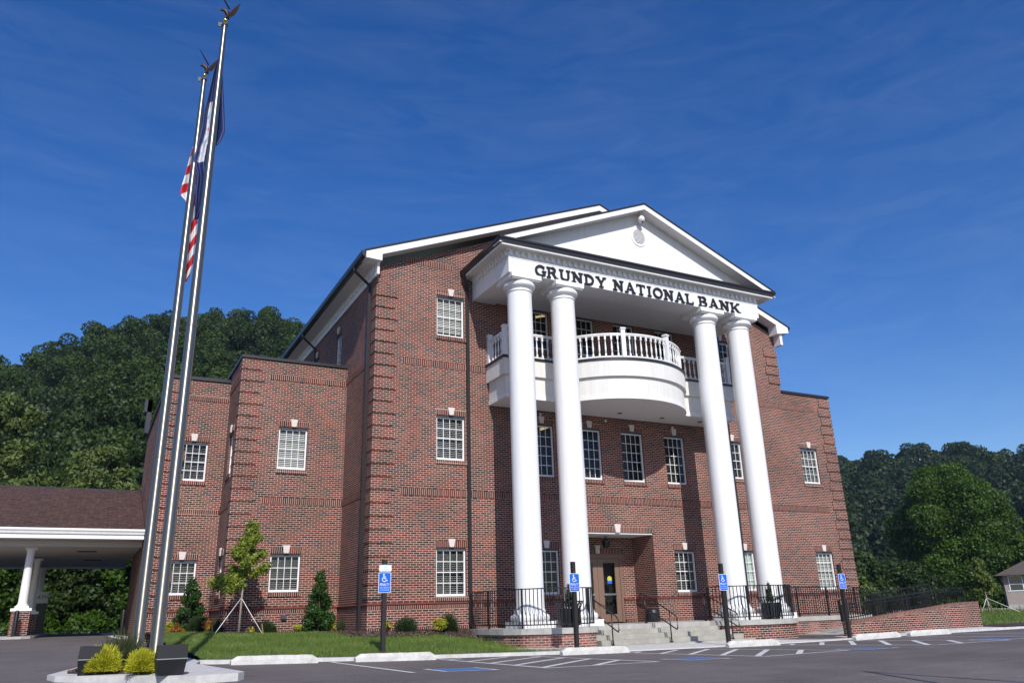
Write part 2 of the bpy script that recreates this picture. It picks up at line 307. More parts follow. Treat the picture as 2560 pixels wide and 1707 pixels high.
# ------------------------------------------------------------------ ground heights
CX = [-12, -4.8, -3, -2.25, -.4, 2.85, 4.8, 8, 9.9, 13, 15, 17.4, 40]; CZ = [-1.30, -1.337, -1.386, -1.411, -1.455, -1.519, -1.545, -1.57, -1.585, -1.583, -1.561, -1.559, -1.56]
NX = [-12, -5, -2.8, -.4, 2, 4.7, 7, 10, 13, 40]; NZ = [-1.36, -1.37, -1.375, -1.435, -1.45, -1.485, -1.475, -1.49, -1.49, -1.5]
def gz(x, y):
    a = np.interp(x, CX, CZ); b = np.interp(x, NX, NZ); t = min(1, max(0, (-6.3-y)/5.1)); z = a*(1-t)+b*t
    s = min(1, max(0, (-4.9-x)/1.6)); z += s*max(0, min(19, y+9))*.0225
    if y < -15: z -= (-15-y)*.05 if y > -26 else .55
    return float(z)
def sheet(name, m, xs, ys, f, parent=None):
    b = MB()
    for i in range(len(xs)-1):
        for j in range(len(ys)-1):
            q = [(xs[i], ys[j]), (xs[i+1], ys[j]), (xs[i+1], ys[j+1]), (xs[i], ys[j+1])]; b.face([(*p, f(*p)) for p in q], None, True)
    return b.build(name, m, parent)
struct(MB().face([(-3000, -3000, -3.2), (3000, -3000, -3.2), (3000, 3000, -3.2), (-3000, 3000, -3.2)]).build('ground', 'dryground'))
fr = lambda a, b, n: [a+(b-a)*i/n for i in range(n+1)]
struct(sheet('parking_lot', 'asphalt', [-60]+fr(-14, 30, 88)+[40, 60], [-60, -40]+fr(-30, 12, 84)+[20, 28], gz))
# road markings: strips draped 5 mm over the asphalt
def strip(b, a, c, w, dz=.005, n=12):
    a, c = Vector(a), Vector(c); d = (c-a).normalized(); s = Vector((-d.y, d.x))*w/2
    for i in range(n):
        p, q = a+(c-a)*i/n, a+(c-a)*(i+1)/n; P = [p-s, q-s, q+s, p+s]; b.face([(v.x, v.y, gz(v.x, v.y)+dz) for v in P])
YC, YN = -6.05, -11.15
b = MB(); strip(b, (-2.72, YC-.1), (-2.74, -11.1), .11)
for (xa, xb) in ((-.30, 2.05), (4.68, 7.10), (9.98, 12.75)):
    strip(b, (xa, YC-.15), (xa, YN), .11); strip(b, (xb, YC-.15), (xb, YN), .11); strip(b, (xa, YN), (xb, YN), .11, .0052)
    for j in range(6):
        c0 = -7.75-j*1.05+1.05                      # hatch lines climb to the right at about 35 degrees
        x0, x1, ya = xa+.05, xb-.05, c0; m_ = .90; yb2 = ya+(x1-x0)*m_
        if yb2 > YC-.2: x1 = x0+(YC-.2-ya)/m_; yb2 = YC-.2
        if ya < YN: x0 += (YN-ya)/m_; ya = YN
        if x1-x0 > .3: strip(b, (x0, ya), (x1, yb2), .13, .0048, 8)
for x in (14.95, 17.7): strip(b, (x, YC), (x, YN), .11)
struct(b.build('road_marking', 'paint'))

# ------------------------------------------------------------------ wheelchair symbol (2D outline pieces)
def sym2d(s=1.):
    P = []
    def stroke(a, c, w): 
        a, c = Vector(a), Vector(c); d = (c-a).normalized(); n = Vector((-d.y, d.x))*w/2; P.append([a-n, c-n, c+n, a+n])
    P.append([Vector((.0+.085*math.cos(t*math.pi/8), .80+.085*math.sin(t*math.pi/8))) for t in range(16)])
    stroke((-.0, .71), (.03, .36), .115); stroke((.0, .55), (.24, .55), .075); stroke((-.02, .37), (.28, .37), .10); stroke((.26, .40), (.38, .10), .10); stroke((.36, .11), (.47, .16), .075)
    for i in range(20):
        t0, t1 = R(118+i*13.5), R(118+(i+1)*13.5); c = (.06, .27)
        P.append([Vector((c[0]+r*math.cos(t), c[1]+r*math.sin(t))) for r, t in ((.27, t0), (.27, t1), (.20, t1), (.20, t0))])
    return [[(p.x*s, p.y*s) for p in q] for q in P]
for i, (cx, cy) in enumerate(((-1.72, -10.65), (3.22, -10.8), (7.93, -10.9), (13.3, -10.5))):
    w = .50
    b = MB(); xs = fr(cx-w, cx+w, 4); ys = fr(cy-w, cy+w, 4)
    o = struct(sheet('road_marking', 'paint', xs, ys, lambda x, y: gz(x, y)+.006))
    o2 = struct(sheet('road_marking', 'bpaint', fr(cx-w+.09, cx+w-.09, 4), fr(cy-w+.09, cy+w-.09, 4), lambda x, y: gz(x, y)+.010))
    b = MB()
    for q in sym2d(.95): b.face([(cx-.14+p[0], cy-.42+p[1], gz(cx+p[0], cy+p[1])+.014) for p in q])
    struct(b.build('road_marking', 'paint', merge=False))

# ================================================================== BANK BUILDING
bank = thing('bank_building', 'three-storey red brick bank with white columned portico and a curved balcony', 'building', (9, 6, -1))
DQ = .4064
def part(b, name, m, parent=bank, **k): return b.build(name, m, parent, **k)
def wall_y(b, x0, x1, z0, z1, y, ops, depth=.13):
    """wall facing -y at y with openings (x0,x1,z0,z1)"""
    xs = sorted({x0, x1, *[o[0] for o in ops], *[o[1] for o in ops]}); zs = sorted({z0, z1, *[o[2] for o in ops], *[o[3] for o in ops]})
    for i in range(len(xs)-1):
        for j in range(len(zs)-1):
            cx, cz = (xs[i]+xs[i+1])/2, (zs[j]+zs[j+1])/2
            if any(o[0] < cx < o[1] and o[2] < cz < o[3] for o in ops): continue
            b.face([(xs[i], y, zs[j]), (xs[i+1], y, zs[j]), (xs[i+1], y, zs[j+1]), (xs[i], y, zs[j+1])])
    for (a, c, e, g) in ops:
        if e < -.9: continue
        b.face([(a, y, e), (a, y, g), (a, y+depth, g), (a, y+depth, e)]); b.face([(c, y+depth, e), (c, y+depth, g), (c, y, g), (c, y, e)])
        b.face([(a, y, g), (c, y, g), (c, y+depth, g), (a, y+depth, g)]); b.face([(a, y+depth, e), (c, y+depth, e), (c, y, e), (a, y, e)])
def wall_x(b, y0, y1, z0, z1, x, ops, depth=.13):
    """wall facing -x at x"""
    ys = sorted({y0, y1, *[o[0] for o in ops], *[o[1] for o in ops]}); zs = sorted({z0, z1, *[o[2] for o in ops], *[o[3] for o in ops]})
    for i in range(len(ys)-1):
        for j in range(len(zs)-1):
            cy, cz = (ys[i]+ys[i+1])/2, (zs[j]+zs[j+1])/2
            if any(o[0] < cy < o[1] and o[2] < cz < o[3] for o in ops): continue
            b.face([(x, ys[i+1], zs[j]), (x, ys[i], zs[j]), (x, ys[i], zs[j+1]), (x, ys[i+1], zs[j+1])])
    for (a, c, e, g) in ops:
        for q in ([(x, a, e), (x, a, g), (x+depth, a, g), (x+depth, a, e)], [(x, c, e), (x, c, g), (x+depth, c, g), (x+depth, c, e)], [(x, a, g), (x, c, g), (x+depth, c, g), (x+depth, a, g)], [(x, a, e), (x, c, e), (x+depth, c, e), (x+depth, a, e)]): b.face(q)
# windows: (x0, x1, z0, z1, y, rows, slat openness 0 closed..1 open, tint)
WIN = []
def wn(x0, x1, z0, z1, y, rows, op, lab, blind='blind', drop=0): WIN.append((x0, x1, z0, z1, y, rows, op, lab, blind, drop)); return (x0, x1, z0, z1+.065)
Z1, Z2, Z3 = (.026, 1.446), (4.301, 5.748), (8.616, 10.058)
WX = ((5.69, 6.683), (7.70, 8.705), (9.62, 10.606), (11.632, 12.60)); XR = (14.57, 15.56); RW = (18.90, 19.90); XA = (2.181, 3.213)
opF = [wn(*XA, *Z1, 0, 4, .75, 'left of the white columns on the ground floor'), wn(*XA, *Z2, 0, 4, .62, 'left of the columns on the second floor'), wn(*XA, *Z3, 0, 4, .30, 'left of the portico on the top floor with nearly closed blinds', drop=.07)]
for k, xx in enumerate(WX): opF.append(wn(*xx, 3.94, 5.76, 0, 5, .8, 'tall, under the balcony, number %s from the left' % ('one', 'two', 'three', 'four')[k]))
opF += [wn(*WX[0], *Z1, 0, 4, .8, 'on the ground floor between the first two columns'), wn(*WX[3], *Z1, 0, 4, .75, 'on the ground floor right of the entrance'),
        wn(*XR, *Z1, 0, 4, .0, 'on the ground floor behind the rightmost columns, pale green drape', 'blindgreen'), wn(*XR, *Z2, 0, 4, .75, 'on the second floor between the two right columns'), wn(*XR, *Z3, 0, 4, .7, 'on the top floor behind the right columns'),
        wn(*RW, *Z1, 0, 4, .35, 'at the far right on the ground floor'), wn(*RW, *Z2, 0, 4, .55, 'at the far right on the second floor')]
for k, xx in enumerate(WX): opF.append(wn(*xx, 8.62, 10.10, 0, 4, .9, 'in shade behind the balcony, number %s from the left' % ('one', 'two', 'three', 'four')[k]))
RX0, RX1, RTOP, RD = 7.56, 10.70, 2.09, 1.3
opF.append((RX0, RX1, -.955, RTOP))
b = MB(); XW, XM = 21.083, 18.257; ZB = -1.75
wall_y(b, 0, XM, ZB, 10.8, 0, [o for o in opF if o[1] < XM], .13)
wall_y(b, XM, XW, ZB, 8.17, 0, [o for o in opF if o[0] > XM])
GA = 9.05; b.face([(0, 0, 10.8), (XM, 0, 10.8), (GA, 0, 14.62)])
part(b, 'front_wall', 'brick')
# side walls and the stepped-back left wings
b = MB(); sw = [wn(4.2, 5.0, 8.45, 9.78, 'x0', 4, .9, 'high on the left side wall under the eave'), wn(7.5, 8.3, 8.45, 9.78, 'x0', 4, .9, 'on the left side wall, half hidden by the lower roof edge')]
wall_x(b, 0, 16, ZB, 11.0, 0, sw); b.face([(XM, 0, 8), (XM, 16, 8), (XM, 16, 11), (XM, 0, 11)]); b.face([(XM, 16, ZB), (0, 16, ZB), (0, 16, 11), (XM, 16, 11)])
b.face([(XW, 0, ZB), (XW, 16, ZB), (XW, 16, 8.17), (XW, 0, 8.17)]); b.face([(XW, 16, ZB), (XM, 16, ZB), (XM, 16, 8.17), (XW, 16, 8.17)])
part(b, 'side_wall', 'brick')
b = MB(); Y1, Y2, XL1, XL2 = 3.206, 5.704, -3.648, -5.72
o1 = [wn(-2.291, -1.315, .327, 1.466, Y1, 3, .75, 'on the left wing above the small tree, ground floor'), wn(-2.291, -1.315, 4.282, 5.676, Y1, 4, .32, 'on the left wing, second floor, with closed blinds')]
wall_y(b, XL1, 0, ZB, 8.05, Y1, o1)
o2 = [wn(4.02, 4.9, .31, 1.46, 'x1', 3, .8, 'on the narrow side wall of the left wing, ground floor'), wn(4.02, 4.9, 4.19, 5.6, 'x1', 4, .8, 'on the narrow side wall of the left wing, second floor')]
wall_x(b, Y1, Y2, ZB, 8.05, XL1, o2)
part(b, 'left_wing_wall', 'brick')
b = MB(); o3 = [wn(-5.21, -4.237, .354, 1.42, Y2, 3, .75, 'on the far left wing behind the flagpoles, ground floor'), wn(-5.21, -4.237, 4.148, 5.474, Y2, 4, .75, 'on the far left wing behind the flagpoles, second floor')]
wall_y(b, XL2, XL1, ZB, 7.78, Y2, o3); wall_x(b, Y2, 17, ZB, 7.78, XL2, []); b.face([(XL2, 17, ZB), (0, 17, ZB), (0, 17, 7.78), (XL2, 17, 7.78)])
part(b, 'far_left_wing_wall', 'brick')
b = MB(); b.face([(0, Y1+.1, 7.9), (XL1, Y1+.1, 7.9), (XL1, 16, 7.9), (0, 16, 7.9)]); b.face([(XL1, Y2+.1, 7.6), (XL2, Y2+.1, 7.6), (XL2, 17, 7.6), (XL1, 17, 7.6)]); part(b, 'flat_roof', 'dkmetal'); b = MB(); b.face([(XM, 0.1, 8), (XW, .1, 8), (XW, 16, 8), (XM, 16, 8)])
part(b, 'flat_roof', 'dkmetal')
# parapet caps
b = MB(); b.box(XL1-.06, 0, Y1-.06, Y1+.25, 8.05, 8.15); b.box(XL1-.062, XL1+.25, Y1+.25, 16, 8.051, 8.149); part(b, 'parapet_cap', 'dkmetal')
b = MB(); b.box(XL2-.06, XL1, Y2-.06, Y2+.25, 7.78, 7.90); b.box(XL2-.062, XL2+.25, Y2+.25, 17, 7.781, 7.899); b.box(XL2-.32, XL2, 16.0, 16.9, 8.9, 9.5); b.box(XL2-.2, XL2, 16, 17, 7.9, 9.5); part(b, 'parapet_cap', 'dkmetal')
b = MB(); b.box(XM, XW+.06, -.06, .25, 8.17, 8.275); b.box(XW-.2, XW+.062, .25, 16, 8.171, 8.274); part(b, 'parapet_cap', 'dkmetal')
# soldier bands
def band(segs, name='brick_band'):
    b = MB()
    for s in segs:
        if s[0] == 'y': _, x0, x1, y, z0, z1, t = s; b.box(x0, x1, y-t, y, z0, z1)
        else: _, y0, y1, x, z0, z1, t = s; b.box(x-t, x, y0, y1, z0, z1)
    return part(b, name, 'soldier')
band([('y', .93, 2.80, 0, 11.13, 11.34, .018)])
band([('y', .93, 4.10, 0, 7.46, 7.665, .018)]); band([('y', 14.3, 20.13, 0, 7.46, 7.665, .018)]); band([('x', .9, Y1-.001, 0, 7.46, 7.665, .018)])
band([('y', .93, 20.13, 0, 3.12, 3.32, .018)]); band([('x', .9, Y1-.001, 0, 3.12, 3.32, .018)])
band([('y', -2.72, -.019, Y1, 7.365, 7.55, .018)]); band([('x', 3.7, Y2-.001, XL1, 7.3, 7.49, .018)]); band([('y', -2.72, -.019, Y1, 3.13, 3.32, .018)]); band([('x', 3.7, Y2-.001, XL1, 3.05, 3.25, .018)])
band([('y', -5.3, XL1-.019, Y2, 7.02, 7.21, .018)]); band([('y', -5.3, XL1-.019, Y2, 2.98, 3.17, .018)])
# water table: bullnose course, soldier course and footing
def wtab(b1, b2, b3, x0, x1, y, ext0=0, ext1=0):
    pr = [(y+.0, -.205), (y-.035, -.205), (y-.058, -.185), (y-.06, -.165), (y-.045, -.142), (y, -.13)]
    b1.xprism(pr, x0-ext0, x1); b2.box(x0-ext0*.5, x1, y-.030, y, -.315, -.205); b3.box(x0-ext0*.4, x1, y-.022, y, ZB, -.315); b2.box(x0-ext0*.6, x1, y-.036, y-.0, -.975, -.85)
def wtabx(b1, b2, b3, y0, y1, x):
    b1.yprism([(x, -.205), (x-.035, -.205), (x-.058, -.185), (x-.06, -.165), (x-.045, -.142), (x, -.13)], y0, y1); b2.box(x-.030, x, y0, y1, -.315, -.205); b3.box(x-.022, x, y0, y1, ZB, -.315); b2.box(x-.036, x, y0, y1, -.975, -.85)
b1, b2, b3 = MB(), MB(), MB()
wtab(b1, b2, b3, 0, RX0, 0, .055); wtab(b1, b2, b3, RX1, XW, 0); wtabx(b1, b2, b3, 0.002, Y1, 0); wtab(b1, b2, b3, XL1, -.06, Y1, .055); wtabx(b1, b2, b3, Y1+.002, Y2, XL1); wtab(b1, b2, b3, XL2, XL1-.06, Y2, .055)
wtab(b1, b2, b3, 10.16, RX1-.07, RD); wtab(b1, b2, b3, RX0+.03, 8.02, RD)
b1.box(RX1-.045, RX1-.002, -.03, RD-.061, -.205, -.135); b2.box(RX1-.03, RX1-.002, -.03, RD-.031, -.315, -.206)
part(b1, 'water_table_course', 'roll'); part(b2, 'water_table_band', 'soldier'); part(b3, 'footing_wall', 'brick')
# quoins
def quoin(x, y, z0, n, side=-1, both=True, name='quoin_blocks', kmax=None):
    b = MB()
    for k in range(n):
        w = .64 if k % 2 else .74; za = z0+k*DQ; zb = za+DQ-.0677; t = .034
        if side < 0:
            b.box(x-t, x+w, y-t, y+.001, za, zb)
            if both: b.box(x-t, x+.001, y+.001, y+.42, za, zb)
        else: b.box(x-w, x+t, y-t, y+.001, za, zb)
    part(b, name, 'quoin')
quoin(0, 0, 0, 25); quoin(XL1, Y1, -.07, 20); quoin(XL2, Y2, -.05, 19); quoin(XW, 0, 0, 20, 1)
b = MB()
for k in range(21, 25):
    za = k*DQ; w = .64 if k % 2 else .74; b.box(XM-w, XM+.034, -.034, .001, za, za+DQ-.0677)
part(b, 'quoin_blocks', 'quoin')

# ---- windows
def window(x0, x1, z0, z1, y, rows, op, lab, blind, drop):
    sidex = None
    if isinstance(y, str): sidex = 0. if y == 'x0' else XL1; y = 0; 
    T = (lambda x, yy, z: (x, yy, z)) if sidex is None else (lambda x, yy, z: (sidex+yy, (x1+x0)-x, z))
    def bb(b, xa, xb, ya, yb, za, zb):
        p, q = T(xa, ya, za), T(xb, yb, zb); b.box(min(p[0], q[0]), max(p[0], q[0]), min(p[1], q[1]), max(p[1], q[1]), min(za, zb), max(za, zb))
    yf = y+.075; F = MB(); t = .052
    bb(F, x0+.004, x0+t, yf, yf+.07, z0+.004, z1); bb(F, x1-t, x1-.004, yf, yf+.07, z0+.004, z1); bb(F, x0+t, x1-t, yf+.001, yf+.069, z1-t*.75, z1-.001); bb(F, x0+t, x1-t, yf-.015, yf+.07, z0+.005, z0+.075)
    f = part(F, 'window', 'vinyl'); f['label'] = 'window '+lab
    gx0, gx1, gz0, gz1 = x0+t, x1-t, z0+.075, z1-t*.75
    b = MB()
    for k in range(1, 4): xx = gx0+(gx1-gx0)*k/4; bb(b, xx-.009, xx+.009, yf+.020, yf+.034, gz0, gz1)
    for k in range(1, rows): zz = gz0+(gz1-gz0)*k/rows; bb(b, gx0, gx1, yf+.018, yf+.032, zz-(.010 if k*2 != rows else .014), zz+(.010 if k*2 != rows else .014))
    part(b, 'muntin', 'vinyl', f)
    b = MB(); b.face([T(gx0, yf+.045, gz0), T(gx1, yf+.045, gz0), T(gx1, yf+.045, gz1), T(gx0, yf+.045, gz1)]); part(b, 'pane', 'glass', f)
    b = MB(); zt = gz1-.02; zb = gz0+.01+drop*1.3; n = int((zt-zb)/.060)
    if op < .05: bb(b, gx0, gx1, yf+.10, yf+.104, zb, zt)
    else:
        for k in range(n):
            z = zb+(zt-zb)*(k+.5)/n; hz = .026*(1-op)**1.6+.0020; hy = .010*op+.003
            P = [T(gx0+.005, yf+.10-hy, z-hz), T(gx1-.005, yf+.10-hy, z-hz), T(gx1-.005, yf+.10+hy, z+hz), T(gx0+.005, yf+.10+hy, z+hz)]; b.face(P)
        for k in (1, 3): xx = gx0+(gx1-gx0)*(k+.0)/4+.03; bb(b, xx, xx+.003, yf+.072, yf+.074, zb, zt)
    part(b, 'blind', blind, f, merge=False)
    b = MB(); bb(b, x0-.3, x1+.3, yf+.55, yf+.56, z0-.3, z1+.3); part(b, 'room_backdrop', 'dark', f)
    b = MB(); bb(b, x0-.01, x1+.01, y+.02, y+.129, z1+.004, z1+.062); part(b, 'steel_lintel', 'steel', f)
    b = MB(); xc = (x0+x1)/2; bb(b, x0-.04, x1+.04, y-.014, y, z1+.066, z1+.266); part(b, 'brick_lintel', 'soldier', f)
    b = MB(); pr = [(xc-.075, z1+.075), (xc+.075, z1+.075), (xc+.12, z1+.325), (xc-.12, z1+.325)]
    A = [T(px, y-.06, pz) for px, pz in pr]; B_ = [T(px, y+.0, pz) for px, pz in pr]; b.face(A); 
    for k in range(4): b.face([A[k], B_[k], B_[(k+1) % 4], A[(k+1) % 4]])
    part(b, 'keystone', 'stone', f)
    b = MB(); bb(b, x0-.03, x1+.05, y-.045, y+.0, z0-.135, z0-.004); bb(b, x0+.002, x1-.002, y+.0005, y+.08, z0-.10, z0+.003); part(b, 'brick_sill', 'soldier', f)
for w in WIN: window(*w)
# ceiling fixtures glimpsed inside
M['lamp'] = emit('fluorescent_louver', (1., .72, .30), 1.3)
for (a, c, z) in (((6.40, .85), (6.98, 1.5), 5.86), ((6.40, .80), (7.05, 1.6), 10.20)):
    b = MB()
    for k in range(7):
        t0, t1 = k/7, k/7+.10; p = Vector((a[0]+(c[0]-a[0])*t0, .36+.14*t0*0+0, z-.24+.24*t0)); b.box(p.x, p.x+.075, .44+.012*k, .45+.012*k, z-.16+.03*k, z-.135+.03*k); b.box(p.x, p.x+.075, .44+.012*k, .45+.012*k, z-.11+.03*k, z-.085+.03*k)
    part(b, 'ceiling_light', 'lamp')

# ---- recessed entrance
b = MB(); dx0, dx1, dz1 = 8.02, 10.16, 1.45
wall_y(b, RX0, RX1, -.96, RTOP, RD, [(dx0, dx1, -.96, dz1)], .08)
b.face([(RX0, 0, -.96), (RX0, RD, -.96), (RX0, RD, RTOP), (RX0, 0, RTOP)]); b.face([(RX1, RD, -.96), (RX1, 0, -.96), (RX1, 0, RTOP), (RX1, RD, RTOP)])
part(b, 'entrance_recess_wall', 'brick')
b = MB(); b.box(RX0+.005, RX1-.005, .015, RD-.002, RTOP-.05, RTOP-.002); part(b, 'entrance_ceiling', 'stucco')
b = MB(); b.box(RX0-.05, RX1+.05, -.016, 0, RTOP+.002, RTOP+.205); part(b, 'entrance_lintel', 'soldier')
b = MB(); xc = 9.13; b.yprism([(xc-.085, RTOP+.0), (xc+.085, RTOP+.0), (xc+.14, RTOP+.29), (xc-.14, RTOP+.29)], -.075, 0); part(b, 'keystone', 'stone')
b = MB(); b.box(dx0-.05, dx1+.05, RD-.014, RD, dz1+.004, dz1+.21); part(b, 'door_lintel', 'soldier')
b = MB(); b.yprism([(9.02, dz1+.01), (9.16, dz1+.01), (9.20, dz1+.30), (8.98, dz1+.30)], RD-.07, RD); part(b, 'keystone', 'stone')
b = MB(); b.box(dx0, dx0+.10, RD+.01, RD+.09, -.95, dz1); b.box(dx1-.10, dx1, RD+.01, RD+.09, -.95, dz1); b.box(dx0+.1, dx1-.1, RD+.012, RD+.088, dz1-.16, dz1); part(b, 'door_frame', 'doorb')
for (a, c, hx) in ((dx0+.11, 9.085, 8.98), (9.095, dx1-.11, 9.20)):
    b = MB(); g0, g1 = a+.235, c-.20; zt = dz1-.17
    b.box(a, g0, RD+.03, RD+.075, -.93, zt); b.box(g1, c, RD+.03, RD+.075, -.93, zt); b.box(g0, g1, RD+.031, RD+.074, -.93, -.66); b.box(g0, g1, RD+.031, RD+.074, 1.13, zt)
    d = part(b, 'door', 'doorb'); b = MB(); b.box(g0, g1, RD+.05, RD+.056, -.66, 1.13); part(b, 'pane', 'glass', d)
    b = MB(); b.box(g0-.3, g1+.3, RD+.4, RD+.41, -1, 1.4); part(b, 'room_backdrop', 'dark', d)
    b = MB(); b.box(g0-.04, g1+.02, RD-.01, RD+.03, -.01, .055); b.tube([(hx+.02, RD+.02, -.30), (hx+.02, RD-.05, -.30), (hx+.12, RD-.05, -.31), (hx+.12, RD+.02, -.31)], .010); part(b, 'handle', 'alu', d)
b = MB(); b.lathe((0, 0, 0), [(0, 0), (.0, 0)], 3) if 0 else None
bs = MB(); bs.face([(9.60+.10*math.cos(k*math.pi/12), RD+.046, .565+.10*math.sin(k*math.pi/12)) for k in range(24)]); m_y = mat('yellow_sticker', (.50, .54, .05), .5); o = part(bs, 'door_sticker', m_y); bare(o, 'round yellow sticker on the door glass')
bs = MB(); bs.box(9.50, 9.70, RD+.044, RD+.0455, .40, .50); o = part(bs, 'door_sticker', mat('blue_sticker', (.03, .12, .6), .5)); bare(o, 'blue sticker under the round yellow one')

# ---- gable roof of the main block
def gable(xl, xr, ze, xa, za, y0, y1, th=.06):
    return [(xl, ze), (xa, za), (xr, ze)]
b = MB(); XE0, XE1, ZE, ZA = -.56, 18.70, 11.07, 14.97; YR = -.5
for (xa, xb, s) in ((XE0-.04, GA, 1), (GA, XE1+.04, -1)):
    za, zb = (ZE, ZA) if s > 0 else (ZA, ZE); nz = .055
    sl = [(xa, za), (xb, zb), (xb, zb+nz), (xa, za+nz)]; b.yprism(sl, YR-.03, 17)
part(b, 'roof', 'dkmetal')
def rake(x0, z0, x1, z1, y, h, t, y2, sof=True, hw=.05):
    b = MB(); b.yprism([(x0, z0-h), (x1, z1-h), (x1, z1), (x0, z0)], y, y+t); part(b, 'rake_board', 'white')
    if sof: b = MB(); b.yprism([(x0, z0-h+.02), (x1, z1-h+.02), (x1, z1-h+.04), (x0, z0-h+.04)], y+t, y2); part(b, 'rake_soffit', 'soffit')
rake(XE0, ZE-.003, GA, ZA-.003, YR, .235, .03, -.001); rake(GA, ZA-.003, XE1, ZE-.003, YR, .235, .03, -.001)
b = MB(); b.yprism([(XE0, ZE-.23), (-.001, ZE-.25), (-.001, ZE+.0), (XE0, ZE-.01)], YR-.004, -.02); b.box(-.10, -.022, YR+.2, -.021, 10.40, ZE-.25); part(b, 'cornice_return', 'white')
b = MB(); b.yprism([(XM-.25, ZE-.37), (XE1, ZE-.26), (XE1, ZE-.01), (XM-.25, ZE+.12)], YR-.004, -.02); b.box(XM-.02, XM+.12, -.40, -.021, 10.25, ZE-.33); part(b, 'cornice_return', 'white')
b = MB(); b.box(XE0+.04, -.02, YR+.02, 16.8, ZE-.235, ZE-.215); part(b, 'eave_soffit', 'soffit'); b = MB(); b.box(XE1-.5, XE1-.03, YR+.02, 16.8, ZE-.235, ZE-.215); part(b, 'eave_soffit', 'soffit')
b = MB(); b.box(-.06, -.021, -.02, 16, 10.45, ZE-.236); b.box(-.12, -.06, -.02, 16, ZE-.30, ZE-.236); part(b, 'frieze_board', 'white')
b = MB()
for k in range(72):
    y = .02+k*.22; q = b if k >= 38 else MB(); q.box(-.115, -.0615, y, y+.11, ZE-.43, ZE-.302)
    if q is not b: part(q, 'dentil', 'white')
part(b, 'dentil', 'white')['kind'] = 'stuff'
b = MB(); b.yprism([(XE0-.03, ZE-.20), (XE0-.03, ZE+.0), (XE0-.15, ZE+.0), (XE0-.13, ZE-.14), (XE0-.08, ZE-.20)], YR+.0, 16.8); part(b, 'gutter', 'dkmetal'); b = MB(); b.yprism([(XE1+.03, ZE-.12), (XE1+.03, ZE+.03), (XE1+.14, ZE+.03), (XE1+.08, ZE-.11)], YR-.02, 16.8); part(b, 'gutter', 'dkmetal')
def downspout(pts, w=.085):
    b = MB()
    for a, c in zip(pts, pts[1:]): b.bar(a, c, w, w*.75)
    part(b, 'downspout', 'dkmetal')
downspout([(XE0-.08, .55, ZE-.15), (XE0-.08, .55, ZE-.32), (-.09, .55, ZE-.78), (-.09, .55, -.9)])
downspout([(XE0-.08, 8.0, ZE-.15), (XE0-.08, 8.0, ZE-.32), (-.09, 8.0, ZE-.78), (-.09, 8.0, 7.9)])
downspout([(3.10, -.3, 10.98), (3.14, -.2, 10.85), (3.315, -.07, 10.45), (3.315, -.07, -.80)], .11)
downspout([(14.86, -.07, 10.6), (14.86, -.07, -.9)], .15)

# ---- portico
PX0, PX1, PY = 3.56, 14.56, -2.85; BH = 10.09
b = MB(); b.box(PX0, PX1, PY, PY+.9, BH, 10.64); b.box(PX0, PX0+.9, PY+.9, -.002, BH, 10.64); b.box(PX1-.9, PX1, PY+.9, -.002, BH, 10.64)
b.box(PX0-.012, PX1+.012, PY-.012, -.003, 10.615, 10.645); b.box(PX0+.001, PX1-.001, PY+.001, -.002, 10.645, 11.0)
part(b, 'entablature', 'white')
b = MB(); b.box(PX0+.9, PX1-.9, PY+.9, -.002, BH+.06, BH+.10); part(b, 'portico_ceiling', 'stucco')
b = MB(); b.box(PX0-.10, PX1+.10, PY-.10, -.003, 10.86, 10.905); b.box(PX0-.02, PX1+.02, PY-.02, -.003, 10.66, 10.69); part(b, 'cornice_moulding', 'white')
st = (PX1-PX0)/48
for k in range(48): x = PX0+.01+k*st; part(MB().box(x, x+st*.5, PY-.07, PY+.001, 10.70, 10.86), 'dentil', 'white')
for k in range(12): y = PY+.06+k*st; part(MB().box(PX0-.07, PX0+.001, y, y+st*.5, 10.70, 10.86), 'dentil', 'white')
GX0, GX1, GY = 3.06, 15.22, -3.27
b = MB()
def soff(b, x0, x1, y0, y1, z):           # grooved vinyl soffit planks
    n = max(1, int((x1-x0)/.1)) if (x1-x0) > (y1-y0) else max(1, int((y1-y0)/.1))
    for k in range(n):
        if (x1-x0) > (y1-y0): a, c = x0+(x1-x0)*k/n, x0+(x1-x0)*(k+1)/n; b.box(a+.006, c-.006, y0, y1, z, z+.01)
        else: a, c = y0+(y1-y0)*k/n, y0+(y1-y0)*(k+1)/n; b.box(x0, x1, a+.006, c-.006, z, z+.01)
    b.box(x0, x1, y0, y1, z+.006, z+.012)
soff(b, GX0+.12, GX1-.12, GY+.13, PY-.10, 10.905); soff(b, GX0+.12, PX0-.1, PY-.10, -.01, 10.905); soff(b, PX1+.1, GX1-.12, PY-.1, -.01, 10.905); part(b, 'portico_soffit', 'soffit')
b = MB(); b.box(GX0+.10, GX1-.10, GY+.10, GY+.13, 10.89, 11.06); b.box(GX0+.10, GX0+.13, GY+.13, -.01, 10.889, 11.06); b.box(GX1-.13, GX1-.10, GY+.13, -.01, 10.889, 11.06); part(b, 'fascia', 'white')
b = MB(); pr = [(GY+.10, 10.96), (GY+.10, 11.14), (GY, 11.14), (GY-.0, 11.08), (GY+.035, 11.04), (GY+.045, 10.97)]
b.xprism(pr, GX0, GX1); b.yprism([(GX0+.10, 10.96), (GX0+.10, 11.14), (GX0, 11.14), (GX0, 11.08), (GX0+.035, 11.04), (GX0+.045, 10.97)], GY+.10, -.0); b.yprism([(GX1-.10, 10.96), (GX1-.10, 11.14), (GX1, 11.14), (GX1, 11.08), (GX1-.035, 11.04), (GX1-.045, 10.97)], GY+.10, -.0)
part(b, 'gutter', 'dkmetal')
